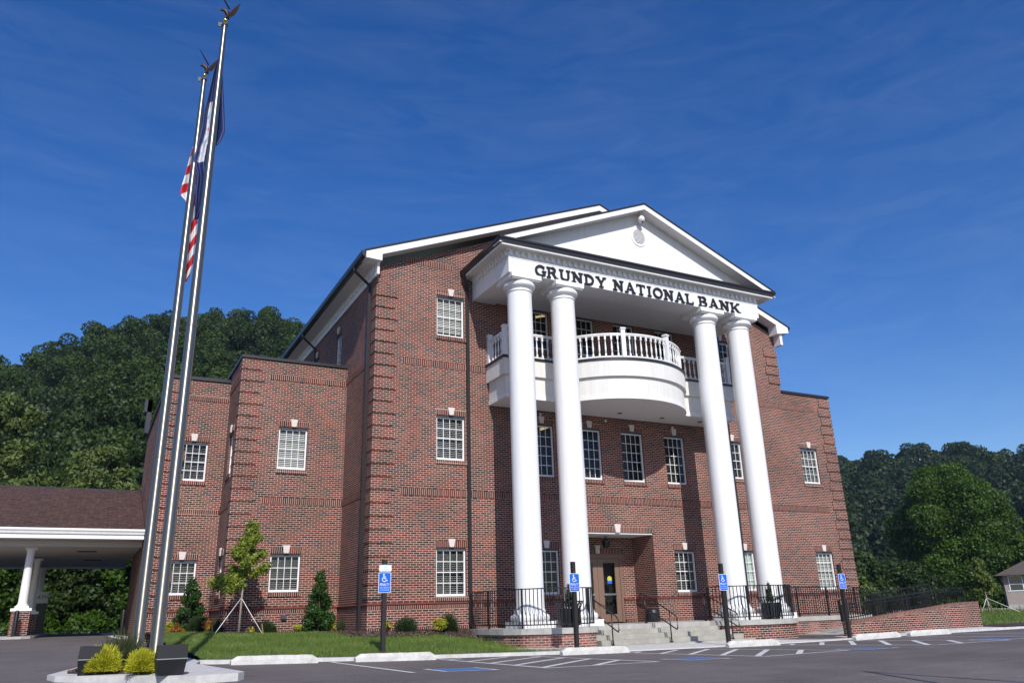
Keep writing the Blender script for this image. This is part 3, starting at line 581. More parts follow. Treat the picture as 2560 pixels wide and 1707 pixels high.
PA = 9.13; ZP = 13.66; ZQ = 11.12; TY = -2.72
b = MB(); b.yprism([(GX0+.35, ZQ+.03), (GX1-.35, ZQ+.03), (PA, ZP-.13)], TY, TY+.15); part(b, 'tympanum', 'stucco')
b = MB(); b.xprism([(GY+.06, 11.13), (TY+.02, 11.30), (TY+.02, 11.20), (GY+.08, 11.08)], GX0+.1, GX1-.1); part(b, 'pent_roof', 'dkmetal')
for (xa, za, xb, zb) in ((GX0+.0, ZQ+.0, PA, ZP), (PA, ZP, GX1-.0, ZQ+.0)):
    b = MB(); b.yprism([(xa, za), (xb, zb), (xb, zb+.05), (xa, za+.05)], GY+.02, -.002); part(b, 'portico_roof', 'dkmetal')
    b = MB(); b.yprism([(xa, za-.20), (xb, zb-.20), (xb, zb-.003), (xa, za-.003)], GY+.05, GY+.08); part(b, 'rake_board', 'white')
    b = MB(); n = 56
    for k in range(n):
        t0, t1 = (k+.06)/n, (k+.94)/n; x0, x1, z0, z1 = xa+(xb-xa)*t0, xa+(xb-xa)*t1, za+(zb-za)*t0-.17, za+(zb-za)*t1-.17; b.yprism([(x0, z0), (x1, z1), (x1, z1+.01), (x0, z0+.01)], GY+.08, TY+.001)
    b.yprism([(xa, za-.165), (xb, zb-.165), (xb, zb-.155), (xa, za-.155)], GY+.08, TY+.002); part(b, 'rake_soffit', 'soffit')
# round gable vent
b = MB(); c = (9.39, 12.60); N_ = 40
def disc(b, cx, cz, rx, rz, y0, y1, n=40):
    A = [(cx+rx*math.cos(2*math.pi*k/n), y0, cz+rz*math.sin(2*math.pi*k/n)) for k in range(n)]; B_ = [(p[0], y1, p[2]) for p in A]; b.face(A)
    for k in range(n): b.face([A[k], B_[k], B_[(k+1) % n], A[(k+1) % n]])
VX = PA; disc(b, VX, 12.58, .36, .42, TY-.025, TY); v = part(b, 'gable_vent', 'white')
b = MB()
for k in range(11):
    z = 12.58-.26+k*.052; hw = .26*math.sqrt(max(.05, 1-((z-12.58)/.30)**2)); b.face([(VX-hw, TY-.03, z), (VX+hw, TY-.03, z), (VX+hw, TY-.055, z-.028), (VX-hw, TY-.055, z-.028)]); b.face([(VX-hw, TY-.055, z-.028), (VX+hw, TY-.055, z-.028), (VX+hw, TY-.026, z-.030), (VX-hw, TY-.026, z-.030)])
part(b, 'louver', 'white', v, merge=False)
# columns
for k, cx in enumerate((4.18, 5.86, 12.13, 13.80)):
    cy = -2.38; zf = -.955
    prof = [(.44, .50), (.432, .62), (.426, 1.0), (.424, 3.), (.423, 6.), (.418, 8.5), (.412, 10.30), (.412, 10.52)]
    b = MB(); b.lathe((cx, cy, zf), prof, 56); s = part(b, 'column', 'white')
    bare(s, 'white round column, %s' % ('leftmost of the four', 'second from the left', 'third from the left', 'rightmost of the four')[k])
    b = MB(); tor = [(.50+.085*math.cos(t), .285+.10*math.sin(t)) for t in [math.pi*(-.5+j/10) for j in range(11)]]
    b.lathe((cx, cy, zf), [(.3, .185)]+tor+[(.49, .39), (.485, .42), (.468, .46), (.45, .50), (.442, .505)], 56); b.box(cx-.54, cx+.54, cy-.54, cy+.54, zf, zf+.185); part(b, 'column_base', 'white', s)
    b = MB(); z0 = zf+10.50
    b.lathe((cx, cy, z0), [(.412, .0), (.435, .01), (.44, .03), (.435, .05), (.42, .06), (.42, .11), (.44, .13), (.47, .15)]+[(.47+.075*math.sin(t), .15+.20*(1-math.cos(t))/2) for t in [math.pi*j/10 for j in range(1, 11)]]+[(.44, .36)], 56)
    b.box(cx-.52, cx+.52, cy-.52, cy+.52, z0+.345, z0+.385); b.box(cx-.56, cx+.56, cy-.56, cy+.56, z0+.385, BH-.001); part(b, 'capital', 'white', s)
# lettering on the frieze
GLY = {}
def letters(text_words, z0, h, y):
    b = MB(); W_ = {'G': .80, 'R': .86, 'U': .86, 'N': .90, 'D': .84, 'Y': .84, 'A': .88, 'T': .80, 'I': .48, 'O': .84, 'L': .76, 'B': .80, 'K': .90}
    st = .20; sr = .115                                   # stem and serif thickness in units of the height
    for (wd, xa, xb) in text_words:
        tot = sum(W_[c] for c in wd)+.07*(len(wd)-1); sc = (xb-xa)/tot; x = xa
        for ch in wd:
            w = W_[ch]; X = lambda u: x+u*sc; Zz = lambda v: z0+v*h
            def ln(a, c, t, e): 
                p, q = Vector((X(a[0]), Zz(a[1]))), Vector((X(c[0]), Zz(c[1]))); d = (q-p).normalized(); n = Vector((-d.y, d.x))*t*h/2
                b.yprism([tuple(p-n), tuple(q-n), tuple(q+n), tuple(p+n)], y-e*1.4, y)
            def st_v(u, v0=0, v1=1, t=st, e=.030): ln((u, v0), (u, v1), t, e)
            def ser(u, v, l=.17, e=.032): ln((u-l, v), (u+l, v), sr, e)
            def arc(cx, cz, rx, rz, a0, a1, t=st, e=.031, n=14):
                for k in range(n):
                    t0, t1 = R(a0+(a1-a0)*k/n), R(a0+(a1-a0)*(k+1)/n); P = []
                    for tt, s in ((t0, 1), (t1, 1), (t1, -1), (t0, -1)): P.append((X(cx+(rx+s*t/2*h/sc*(1 if 1 else 1))*math.cos(tt)), Zz(cz+(rz+s*t/2)*math.sin(tt))))
                    b.yprism(P, y-e*1.4, y)
            hs_ = sr/2
            if ch in 'RDB':
                st_v(.17); ser(.15, hs_, .15); ser(.15, 1-hs_, .15, .0322)
                if ch == 'D': arc(.26, .5, .43, .43, -90, 90, e=.031); ln((.17, 1-hs_), (.28, 1-hs_), sr*1.2, .0315); ln((.17, hs_), (.28, hs_), sr*1.2, .0316)
                if ch in 'RB': arc(.40, .74, .22, .21, -90, 90, e=.031); ln((.17, .953), (.42, .953), .095, .0315); ln((.17, .52), (.42, .52), .095, .0316)
                if ch == 'B': arc(.42, .28, .25, .235, -90, 90, e=.0312); ln((.17, .047), (.44, .047), .095, .0317)
                if ch == 'R': ln((.44, .5), (.66, .08), st, .0313); ser(.72, hs_, .12, .0324)
            elif ch == 'N': st_v(.19); st_v(.71, e=.0302); ln((.17, .95), (.72, .06), st*1.1, .031); ser(.17, hs_); ser(.16, 1-hs_, .15, .0323); ser(.72, 1-hs_, .17, .0324)
            elif ch == 'U': st_v(.17, .3, 1); st_v(.69, .3, 1, e=.0302); arc(.43, .32, .26, .255, 180, 360); ser(.17, 1-hs_); ser(.69, 1-hs_, .16, .0324)
            elif ch == 'G': arc(.42, .5, .33, .435, 40, 318); st_v(.70, .08, .46, e=.0306); ser(.68, .46, .16, .0325); st_v(.68, .68, .95, .09, .0307)
            elif ch == 'O': arc(.42, .5, .34, .435, 0, 360, n=24)
            elif ch == 'Y': ln((.14, .96), (.42, .45), st, .030); ln((.70, .96), (.42, .45), st*.8, .031); st_v(.42, 0, .5, e=.0305); ser(.42, hs_); ser(.15, 1-hs_, .15, .0323); ser(.70, 1-hs_, .14, .0324)
            elif ch == 'A': ln((.16, .04), (.45, 1), st*.75, .030); ln((.74, .04), (.42, 1), st, .031); ln((.28, .34), (.62, .34), sr*.9, .0305); ser(.15, hs_, .15); ser(.73, hs_, .16, .0324)
            elif ch == 'T': st_v(.40); ser(.40, hs_); ln((.04, 1-hs_), (.76, 1-hs_), sr*1.1, .031); st_v(.08, .72, .98, .09, .0306); st_v(.72, .72, .98, .09, .0307)
            elif ch == 'I': st_v(.24); ser(.24, hs_); ser(.24, 1-hs_, .17, .0324)
            elif ch == 'L': st_v(.19); ser(.18, 1-hs_); ln((.04, hs_), (.72, hs_), sr*1.1, .031); st_v(.68, .02, .30, .09, .0306)
            elif ch == 'K': st_v(.17); ser(.16, hs_, .15); ser(.16, 1-hs_, .15, .0322); ln((.24, .42), (.70, .96), st*.75, .0305); ln((.38, .58), (.72, .06), st, .031); ser(.72, 1-hs_, .13, .0326); ser(.76, hs_, .13, .0327)
            x += (w+.07)*sc
    return b
b = letters((('GRUNDY', 4.53, 7.41), ('NATIONAL', 7.68, 11.32), ('BANK', 11.54, 13.62)), 10.125, .40, PY-.004)
bare(part(b, 'lettering', 'letter', merge=False), 'black slab-serif letters along the white frieze')

# ---- balcony
BC = (9.10, .25); BR = 3.11; BY = -1.38; BX0, BX1 = 4.05, 14.21
def balc(off=0., n=40):
    """plan outline (open at the wall) from left wall to right wall, offset outward"""
    r = BR+off; yb = BY-off; h = math.sqrt(r*r-(yb-BC[1])**2); a0 = math.atan2(yb-BC[1], -h); a1 = math.atan2(yb-BC[1], h)
    if a0 > 0: a0 -= 2*math.pi
    arc = [(BC[0]+r*math.cos(a0+(a1-a0)*k/n), BC[1]+r*math.sin(a0+(a1-a0)*k/n)) for k in range(n+1)]
    return [(BX0-off, -.001), (BX0-off, yb)]+arc+[(BX1+off, yb), (BX1+off, -.001)]
def ring(off, z0, z1): return MB().poly(balc(off), z0, z1)
bal = part(ring(0, 7.08, 7.645), 'balcony', 'cream')
part(ring(-.10, 6.44, 7.08), 'balcony_lower_band', 'cream', bal); part(ring(-.07, 6.29, 6.44), 'balcony_bottom_trim', 'stucco', bal); part(ring(.035, 7.645, 7.735), 'balcony_cap', 'dkmetal', bal)
def along(pts, d0, d1=None):
    acc = 0; out = []
    return pts
pl = balc(-.12, 60)
seg = [math.dist(a, c) for a, c in zip(pl, pl[1:])]; tot = sum(seg)
def at(s):
    for (a, c, d) in zip(pl, pl[1:], seg):
        if s <= d: t = s/d; return (a[0]+(c[0]-a[0])*t, a[1]+(c[1]-a[1])*t), ((c[0]-a[0])/d, (c[1]-a[1])/d)
        s -= d
    return pl[-1], (0, 1)
b = MB()
for z, w, h in ((8.63, .10, .05), (8.585, .06, .04), (7.80, .07, .05)):
    po = balc(-.12+w/2, 40); pi_ = balc(-.12-w/2, 40)
    for i in range(len(po)-1):
        P = [po[i], po[i+1], pi_[i+1], pi_[i]]; b.face([(*p, z+h/2) for p in P]); b.face([(*p, z-h/2) for p in P[::-1]])
        b.face([(*po[i], z-h/2), (*po[i+1], z-h/2), (*po[i+1], z+h/2), (*po[i], z+h/2)]); b.face([(*pi_[i+1], z-h/2), (*pi_[i], z-h/2), (*pi_[i], z+h/2), (*pi_[i+1], z+h/2)])
part(b, 'railing', 'white', bal)
# newel posts: at the walls, the corners, the junctions and two on the bow
sj = seg[0]+seg[1]; arcL = sum(seg[2:-2]); posts = [.06, seg[0], sj, sj+arcL*.345, sj+arcL*.655, sj+arcL, tot-seg[-1], tot-.06]
for s in posts:
    (px, py), (tx, ty) = at(s); b = MB(); b.obox((px, py, 8.27), (tx, ty, 0), .075, .075, .53); b.obox((px, py, 8.815), (tx, ty, 0), .10, .10, .02); b.obox((px, py, 8.845), (tx, ty, 0), .085, .085, .012); part(b, 'newel_post', 'white', bal)
bp_ = [(.030, 0), (.030, .10), (.016, .13), (.020, .16), (.031, .24), (.034, .30), (.026, .42), (.016, .55), (.013, .60), (.024, .61), (.024, .63), (.030, .64), (.030, .76)]
nb = 62
for k in range(nb):
    s = tot*(k+.5)/nb
    if min(abs(s-q) for q in posts) < .11: continue
    (px, py), (tx, ty) = at(s); b = MB(); b.lathe((px, py, 7.815), bp_[1:-1], 8); b.obox((px, py, 7.865), (tx, ty, 0), .030, .030, .05); b.obox((px, py, 8.50), (tx, ty, 0), .030, .030, .07); part(b, 'baluster', 'white', bal, merge=False)
for (x, y) in ((9.11, -.73), (11.09, -.68), (12.9, -.70), (7.1, -.75), (5.3, -.70)): b = MB(); b.lathe((x, y, 6.276), [(0, 0), (.085, 0), (.10, .014)], 20); part(b, 'recessed_light', 'steel', bal)
M['dome'] = mat('white_dome_camera', (.72, .72, .72), .3)
for (x, z) in ((6.15, 6.15), (8.94, 6.145), (12.06, 6.13), (12.04, 10.58), (6.2, 10.62), (9.6, 10.6)): b = MB(); b.lathe((x, -.045, z), [(0, -.05), (.035, -.04), (.05, -.005), (.05, .03), (0, .035)], 14); part(b, 'dome_light', 'dome')
# security camera under the gable peak
t = thing('security_camera', 'white dome security camera hanging under the gable peak of the portico', 'camera', (PA, -2.98, 13.1))
b = MB(); b.lathe((PA, -2.98, 13.16), [(0, .20), (.03, .19), (.035, .14), (.09, .10), (.125, .02), (.13, -.02)], 24); b.tube([(PA, -2.98, 13.3), (PA, -2.98, 13.5)], .02); part(b, 'housing', 'white', t)
b = MB(); b.lathe((PA, -2.98, 13.16), [(.128, -.02), (.12, -.07), (.08, -.12), (0, -.145)], 24); part(b, 'dome', 'dome', t); b = MB(); b.lathe((PA+.01, -3.0, 13.07), [(0, -.06), (.05, -.045), (.075, 0), (.06, .03)], 16); part(b, 'lens', 'black', t)
# lantern above the door
t = thing('ceiling_lantern', 'black lantern hanging in the shaded entrance recess', 'lantern', (9.13, .75, 1.6))
b = MB(); b.lathe((9.13, .75, 1.62), [(0, 0), (.11, .02), (.16, .20), (.16, .24), (.05, .34), (0, .35)], 8, smooth=False); part(b, 'cage', 'black', t); b = MB(); b.tube([(9.13, .75, 1.95), (9.13, .75, 2.04)], .02); part(b, 'stem', 'black', t)
# hose bib / vent on the left wing
tag(MB().box(-1.85, -1.68, Y1-.12, Y1-.025, -.50, -.38).box(-1.83, -1.70, Y1-.13, Y1-.12, -.48, -.40).build('wall_vent', 'steel'), 'small grey vent hood low on the left wing wall', 'vent')

# ================================================================== ENTRANCE PORCH
ZS = -.955
fl = [(3.20, -.03), (3.12, -1.0), (3.12, -1.8), (3.22, -2.5), (3.48, -3.12), (3.95, -3.55), (4.6, -3.76), (5.3, -3.78), (5.7, -3.62), (5.9, -3.3), (6.0, -2.85), (6.05, -2.32)]
frr = [(10.95, -2.32), (11.2, -2.82), (11.6, -3.18), (12.2, -3.40), (13.0, -3.47), (13.6, -3.40), (14.05, -3.2), (14.38, -2.85), (14.5, -2.3), (14.5, -1.45)]
porch = thing('entrance_porch', 'concrete porch slab on curved brick walls with wide concrete steps', 'porch', (9, -2, -1.6))
pout = fl+frr+[(15.2, -1.45), (19.9, -1.45), (19.9, -.03)]
b = MB().poly(pout, ZS-.155, ZS); part(b, 'floor_slab', 'concrete', porch)
def inset(P, d):
    o = []
    for i, p in enumerate(P):
        a, c = Vector(P[max(i-1, 0)]), Vector(P[min(i+1, len(P)-1)]); t = (c-a).normalized(); n = Vector((-t.y, t.x)); o.append((p[0]+n.x*d, p[1]+n.y*d))
    return o
b = MB().poly(inset(fl, .06), -1.9, ZS-.155, top=False, bot=False, closed=False); part(b, 'brick_base', 'brick2', porch)
b = MB().poly(inset(frr, .06), -1.9, ZS-.155, top=False, bot=False, closed=False); part(b, 'brick_base', 'brick', porch)
b = MB().poly([(14.4, -1.40), (19.85, -1.40)], -1.9, ZS-.155, top=False, bot=False, closed=False); part(b, 'brick_base', 'brick2', porch)
y0 = -2.3
for k in range(1, 5):
    z = ZS-.137*k; b = MB(); x1 = 10.9+.22*k; b.box(6.08-.0*k, x1, y0-.30*k, y0-.30*(k-1)+(.0 if k > 1 else .02), -1.9, z); part(b, 'step', 'stepconc', porch)
# pale non-slip inserts are absent; dark shadow of the rails falls by itself
def rail(name, lab, path, ztop, zbot, gap=.115, post_every=1.5, grp='black iron railings of the porch and ramp', mid=None):
    """path [(x,y)], heights callables of arc length"""
    t = thing(name, lab, 'railing', (*path[0], zbot(0)), grp)
    segs = [math.dist(a, c) for a, c in zip(path, path[1:])]; T_ = sum(segs)
    def P(s):
        for a, c, d in zip(path, path[1:], segs):
            if s <= d+1e-6: u = s/d; return (a[0]+(c[0]-a[0])*u, a[1]+(c[1]-a[1])*u)
            s -= d
        return path[-1]
    n = max(2, int(T_/.15)); S_ = [T_*k/n for k in range(n+1)]
    b = MB()
    for a, c in zip(S_, S_[1:]): b.bar((*P(a), ztop(a)), (*P(c), ztop(c)), .045, .03)
    part(b, 'top_rail', 'black', t, merge=False); b = MB()
    for a, c in zip(S_, S_[1:]): b.bar((*P(a), zbot(a)+.10), (*P(c), zbot(c)+.10), .03, .03)
    part(b, 'bottom_rail', 'black', t, merge=False)
    if mid:
        b = MB()
        for a, c in zip(S_, S_[1:]): b.tube([(*P(a), ztop(a)-mid), (*P(c), ztop(c)-mid)], .016, 6, False)
        part(b, 'grab_rail', 'black', t, merge=False)
    m = int(T_/gap); np_ = max(1, round(T_/post_every))
    for k in range(np_+1): s = T_*k/np_; b = MB(); b.bar((*P(s), zbot(s)), (*P(s), ztop(s)), .045); part(b, 'post', 'black', t)
    for k in range(m):
        s = T_*(k+.5)/m
        if m > 95 and k % 1: continue
        b = MB(); b.bar((*P(s), zbot(s)+.1), (*P(s), ztop(s)), .019); part(b, 'picket', 'black', t)
    return t
ft = lambda z: (lambda s: z)
rail('porch_railing', 'curved black iron railing on the left half of the porch, left of the steps', inset(fl[:-1], .10), ft(ZS+1.07), ft(ZS))
rail('porch_railing', 'curved black iron railing on the right half of the porch, behind the round planter', inset(frr, .10), ft(ZS+1.07), ft(ZS))
rail('ramp_railing', 'long level black railing along the walkway in front of the right wing windows', [(14.55, -1.36), (19.8, -1.36), (22.3, -1.36)], lambda s: ZS+1.04-.13*max(0, s-4.5), lambda s: ZS-.13*max(0, s-4.5), mid=.22)
# ramp and its retaining wall
CXR = [14.87, 16.75, 20.07, 20.6, 21.62, 22.0]; CZR = [-1.09, -.935, -.665, -.62, -.60, -.60]
cz = lambda x: float(np.interp(x, CXR, CZR))
t = thing('ramp_wall', 'low brick retaining wall with a sloping brick coping, right of the steps', 'wall', (18, -4.7, -1.6))
b = MB(); xs = fr(14.83, 21.66, 24)
for a, c in zip(xs, xs[1:]):
    b.face([(a, -4.7, -1.9), (c, -4.7, -1.9), (c, -4.7, cz(c)-.10), (a, -4.7, cz(a)-.10)])
b.face([(14.83, -4.4, -1.9), (14.83, -4.7, -1.9), (14.83, -4.7, cz(14.83)-.1), (14.83, -4.4, cz(14.83)-.1)]); b.face([(21.66, -4.7, -1.9), (21.66, -4.4, -1.9), (21.66, -4.4, -.70), (21.66, -4.7, -.70)]); b.face([(21.66, -4.4, -1.9), (14.83, -4.4, -1.9), (14.83, -4.4, -1.2), (21.66, -4.4, -.70)])
part(b, 'wall_face', 'brick', t)
b = MB()
for a, c in zip(xs, xs[1:]):
    P = [(a, cz(a)-.10), (c, cz(c)-.10), (c, cz(c)), (a, cz(a))]
    b.face([(x, -4.72, z) for x, z in P], [(x, (0 if i < 2 else .1)) for i, (x, z) in enumerate(P)]); b.face([(a, -4.72, cz(a)), (c, -4.72, cz(c)), (c, -4.38, cz(c)), (a, -4.38, cz(a))], [(a, 0), (c, 0), (c, .34), (a, .34)]); b.face([(c, -4.38, cz(c)-.1), (a, -4.38, cz(a)-.1), (a, -4.38, cz(a)), (c, -4.38, cz(c))])
b.face([(14.83, -4.38, cz(14.83)-.1), (14.83, -4.72, cz(14.83)-.1), (14.83, -4.72, cz(14.83)), (14.83, -4.38, cz(14.83))]); b.face([(21.66, -4.72, -.7), (21.66, -4.38, -.7), (21.66, -4.38, -.6), (21.66, -4.72, -.6)])
part(b, 'coping', 'copingbrick', t)
def rz(x): return float(np.interp(x, [14.7, 22], [-1.70, -1.0]))
b = MB()
for a, c in zip(xs, xs[1:]): b.face([(a, -4.4, rz(a)), (c, -4.4, rz(c)), (c, -1.4, rz(c)), (a, -1.4, rz(a))])
struct(b.build('path', 'concrete'))
rail('ramp_railing', 'black railing climbing behind the sloping brick coping of the ramp wall', [(14.95, -4.3), (21.5, -4.3)], lambda s: cz(14.95+s)+.50, lambda s: rz(14.95+s)+.12, mid=.12)
rail('ramp_railing', 'black railing between the two runs of the ramp, seen over the coping', [(16.5, -2.9), (21.6, -2.9)], lambda s: -.42+.10*s, lambda s: -1.15+.08*s)
# stair handrails
def handrail(lab, x, off=0):
    t = thing('stair_handrail', lab, 'handrail', (x, -3.2, -1.5), 'black handrails of the steps'); A, B_ = (x, -2.15, ZS+.86), (x, -3.55, -1.50+.80)
    b = MB(); b.tube([(x, -1.85, ZS+.50), (x, -1.85, ZS+.84), (x, -1.90, ZS+.88), A, B_, (x, -3.62, -.76), (x, -3.66, -.82), (x, -3.66, -1.08), (x, -3.62, -1.13), (x, -3.55, -1.10), (x, -2.15, ZS+.46), (x, -1.85, ZS+.46)], .019, 8); part(b, 'rail_loop', 'black', t)
    for (y, z0, z1) in ((-2.1, ZS, ZS+.86), (-3.32, -1.51, -.60)): b = MB(); b.tube([(x, y, z0), (x, y, z1)], .019, 8); b.box(x-.03, x+.03, y-.03, y+.03, z0-.01, z0+.05); part(b, 'post', 'black', t)
    return t
h = handrail('black handrail at the left end of the steps beside the curved porch railing', 6.4)
handrail('black handrail standing in the middle of the concrete steps', 8.55); handrail('black handrail at the right end of the steps', 11.0)
# planters with dwarf conifers
def leafy(name, m, blobs, dens, size, seed, parent, shell=.4):
    rs = np.random.RandomState(seed); c, n, s, r = cloud(rs, blobs, dens, size, shell); return quads(name, m, parent, c, n, s, r)
M['conifer'] = leafmat('dark_conifer_leaf', (.010, .028, .008), (.035, .075, .02)); M['boxw'] = leafmat('evergreen_shrub_leaf', (.014, .03, .008), (.05, .085, .025))
M['olive'] = leafmat('olive_shrub_leaf', (.03, .045, .015), (.10, .12, .045)); M['gold_'] = leafmat('golden_cypress_leaf', (.24, .27, .012), (.66, .64, .05))
M['lime'] = leafmat('lime_leaf', (.16, .20, .012), (.46, .46, .04), (.60, .20, .04)); M['orange'] = leafmat('orange_red_leaf', (.22, .045, .015), (.42, .24, .03), (.30, .26, .03))
M['maple'] = leafmat('young_maple_leaf', (.09, .14, .014), (.28, .34, .05), (.42, .42, .10)); M['holly'] = leafmat('glossy_holly_leaf', (.008, .028, .004), (.035, .095, .012), (.12, .20, .06), .2)
M['tree1'] = leafmat('hillside_leaf', (.010, .026, .003), (.055, .098, .012)); M['tree2'] = leafmat('near_tree_leaf', (.05, .085, .015), (.14, .19, .045), (.24, .26, .11)); M['tree3'] = leafmat('far_hill_leaf', (.010, .026, .006), (.040, .070, .016)); M['big'] = leafmat('bright_tree_leaf', (.022, .058, .003), (.078, .155, .008))
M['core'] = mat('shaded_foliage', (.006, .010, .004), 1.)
def planter(lab, x, y, z, lab2):
    t = thing('planter', lab, 'planter', (x, y, z), 'black slatted planters on the porch')
    b = MB(); b.lathe((x, y, z), [(0, .0), (.25, 0), (.26, .05), (.24, .06), (.29, .52), (.27, .52), (.24, .46), (0, .45)], 28); part(b, 'pot', 'planter', t)
    for k in range(24):
        a = 2*math.pi*k/24; ca, sa = math.cos(a), math.sin(a); b = MB()
        pr = [(.30, .05), (.325, .40), (.33, .52), (.37, .62), (.43, .70)]
        for (r0, z0), (r1, z1) in zip(pr, pr[1:]): b.bar((x+ca*r0, y+sa*r0, z+z0), (x+ca*r1, y+sa*r1, z+z1), .038, .008)
        part(b, 'slat', 'planter', t, merge=False)
    b = MB(); b.lathe((x, y, z), [(.415, .69), (.435, .70), (.435, .715), (.415, .715), (.415, .69)], 28); part(b, 'rim', 'planter', t)
    s = thing('dwarf_conifer', lab2, 'shrub', (x, y, z+.45), 'dwarf conifers in the porch planters'); b = MB(); b.tube([(x, y, z+.45), (x, y, z+1.0)], [.02, .008]); part(b, 'stem', 'bark', s)
    leafy('foliage', 'conifer', [(x, y, z+.62+k*.085, .15-.018*k, .15-.018*k, .09) for k in range(7)], 16000, .03, int(x*10), s)
planter('black slatted planter left of the steps, in front of the second column', 5.02, -3.22, ZS, 'small conifer in the planter left of the steps'); planter('black slatted planter right of the steps, in front of the rightmost column', 12.97, -3.13, ZS, 'small conifer in the planter right of the steps')
t = thing('urn', 'round black urn standing at the right side of the entrance recess', 'urn', (10.25, -.2, ZS)); b = MB(); x, y = 10.25, -.22; b.lathe((x, y, ZS), [(0, .0), (.20, 0), (.235, .05), (.25, .30), (.24, .38), (.20, .44), (.0, .46)], 24); part(b, 'body', 'planter', t); b = MB(); b.lathe((x, y, ZS), [(.252, .28), (.262, .29), (.262, .32), (.25, .33)], 24); part(b, 'rim', 'dkmetal', t)

# ================================================================== SIGNS, STOPS, CURBS
def sm(t): t = min(1, max(0, t)); return t*t*(3-2*t)
def text_mesh(txt, h, loc, m, parent, name, wid=None, ext=.001, rotx=90, align='CENTER'):
    cu = bpy.data.curves.new(name, 'FONT'); cu.body = txt; cu.size = 1; cu.align_x = align; cu.extrude = 0
    ob = bpy.data.objects.new(name, cu); dg = bpy.context.evaluated_depsgraph_get(); me = bpy.data.meshes.new_from_object(ob); bpy.data.objects.remove(ob)
    v = np.empty(len(me.vertices)*3, np.float32); me.vertices.foreach_get('co', v); v = v.reshape(-1, 3); hh = v[:, 1].max()-v[:, 1].min(); ww = v[:, 0].max()-v[:, 0].min()
    sx = (wid/ww) if wid else h/hh; sz = h/hh; cx_ = (v[:, 0].max()+v[:, 0].min())/2; zz = v[:, 1].min()
    w = np.stack([loc[0]+(v[:, 0]-cx_)*sx, np.full(len(v), loc[1]), loc[2]+(v[:, 1]-zz)*sz], 1).astype(np.float32); me.vertices.foreach_set('co', w.ravel()); me.materials.clear(); me.materials.append(M[m])
    return place(name, me, parent)
def rrect(cx, cz, w, h, r, n=5):
    P = []
    for (sx, sz, a) in ((1, 1, 0), (-1, 1, 90), (-1, -1, 180), (1, -1, 270)):
        for k in range(n+1): t = R(a+90*k/n); P.append((cx+sx*(w/2-r)+r*math.cos(t), cz+sz*(h/2-r)+r*math.sin(t)))
    return P
def parking_sign(x, ztop, zb, lab, van=False):
    y = -5.3; t = thing('parking_sign', lab, 'sign', (x, y, zb), 'accessible parking signs along the kerb')
    b = MB(); b.box(x-.05, x+.05, y, y+.10, zb-.3, ztop); part(b, 'post', 'post', t); zc = ztop-.285-.235 if van else ztop-.30-.23; xs_ = x-.01
    b = MB(); b.yprism(rrect(xs_, zc, .305, .457, .03), y-.009, y-.003); p = part(b, 'sign_plate', 'signwhite', t)
    b = MB(); b.yprism(rrect(xs_, zc, .285, .437, .024), y-.0105, y-.0085); part(b, 'blue_field', 'signblue', p)
    b = MB()
    for q in sym2d(.205): b.face([(xs_-.025+u, y-.0115, zc+.015+v) for u, v in q])
    part(b, 'wheelchair_symbol', 'signwhite', p, merge=False)
    text_mesh('PENALTY', .058, (xs_, y-.0115, zc-.075), 'signwhite', p, 'sign_text', .235); text_mesh('$100 - $500 FINE', .026, (xs_, y-.0115, zc-.130), 'signwhite', p, 'sign_text', .235); text_mesh('TOW-AWAY ZONE', .026, (xs_, y-.0115, zc-.180), 'signwhite', p, 'sign_text', .22)
    if van:
        z2 = zc+.325; b = MB(); b.yprism(rrect(xs_+.01, z2, .305, .152, .03), y-.009, y-.003); p2 = part(b, 'van_plate', 'signwhite', t)
        b = MB(); o = rrect(xs_+.01, z2, .285, .132, .024); i = rrect(xs_+.01, z2, .275, .122, .020)
        for k in range(len(o)): k2 = (k+1) % len(o); b.face([(o[k][0], y-.0105, o[k][1]), (o[k2][0], y-.0105, o[k2][1]), (i[k2][0], y-.0105, i[k2][1]), (i[k][0], y-.0105, i[k][1])])
        part(b, 'border', 'signgreen', p2); text_mesh('VAN', .036, (xs_+.01, y-.0105, z2+.008), 'signgreen', p2, 'sign_text'); text_mesh('ACCESSIBLE', .024, (xs_+.01, y-.0105, z2-.04), 'signgreen', p2, 'sign_text', .20)
    return t
parking_sign(-1.28, .76, -1.36, 'blue accessible parking sign on the lawn with a small VAN ACCESSIBLE plate above it', True)
parking_sign(3.955, .725, -1.42, 'blue accessible parking sign in front of the second white column'); parking_sign(9.07, .685, -1.47, 'blue accessible parking sign at the right of the steps, in front of the third column'); parking_sign(14.04, .673, -1.60, 'blue accessible parking sign beside the brick ramp wall')
def wheel_stop(xa, xb, yy, lab, tilt=0):
    za, zb = gz(xa, yy), gz(xb, yy); n = 14; rs = random.Random(int(xa*100)); t = Vector((xb-xa, 0, zb-za)); b = MB(); L_ = xb-xa; H_ = .165; rings = []
    for k in range(n+1):
        u = k/n; x = xa+L_*u; z = za+(zb-za)*u; e = min(u, 1-u)*L_; h = H_ if e > .13 else H_*.55+H_*.45*e/.13; j = lambda: rs.uniform(-.004, .004); w = .075; ww = .045
        rings.append([(x+0, yy-w+j(), z), (x, yy-w+.005+j(), z+h*.55), (x, yy-ww+j(), z+h+j()), (x, yy+ww+j(), z+h+j()), (x, yy+w-.005, z+h*.55), (x, yy+w, z)])
    for r0, r1 in zip(rings, rings[1:]):
        for i in range(5): b.face([r0[i], r1[i], r1[i+1], r0[i+1]])
    b.face(rings[0][::-1]); b.face(rings[-1]); tag(b.build('wheel_stop', 'stop'), lab, 'wheel stop', 'concrete wheel stops at the head of the stalls')
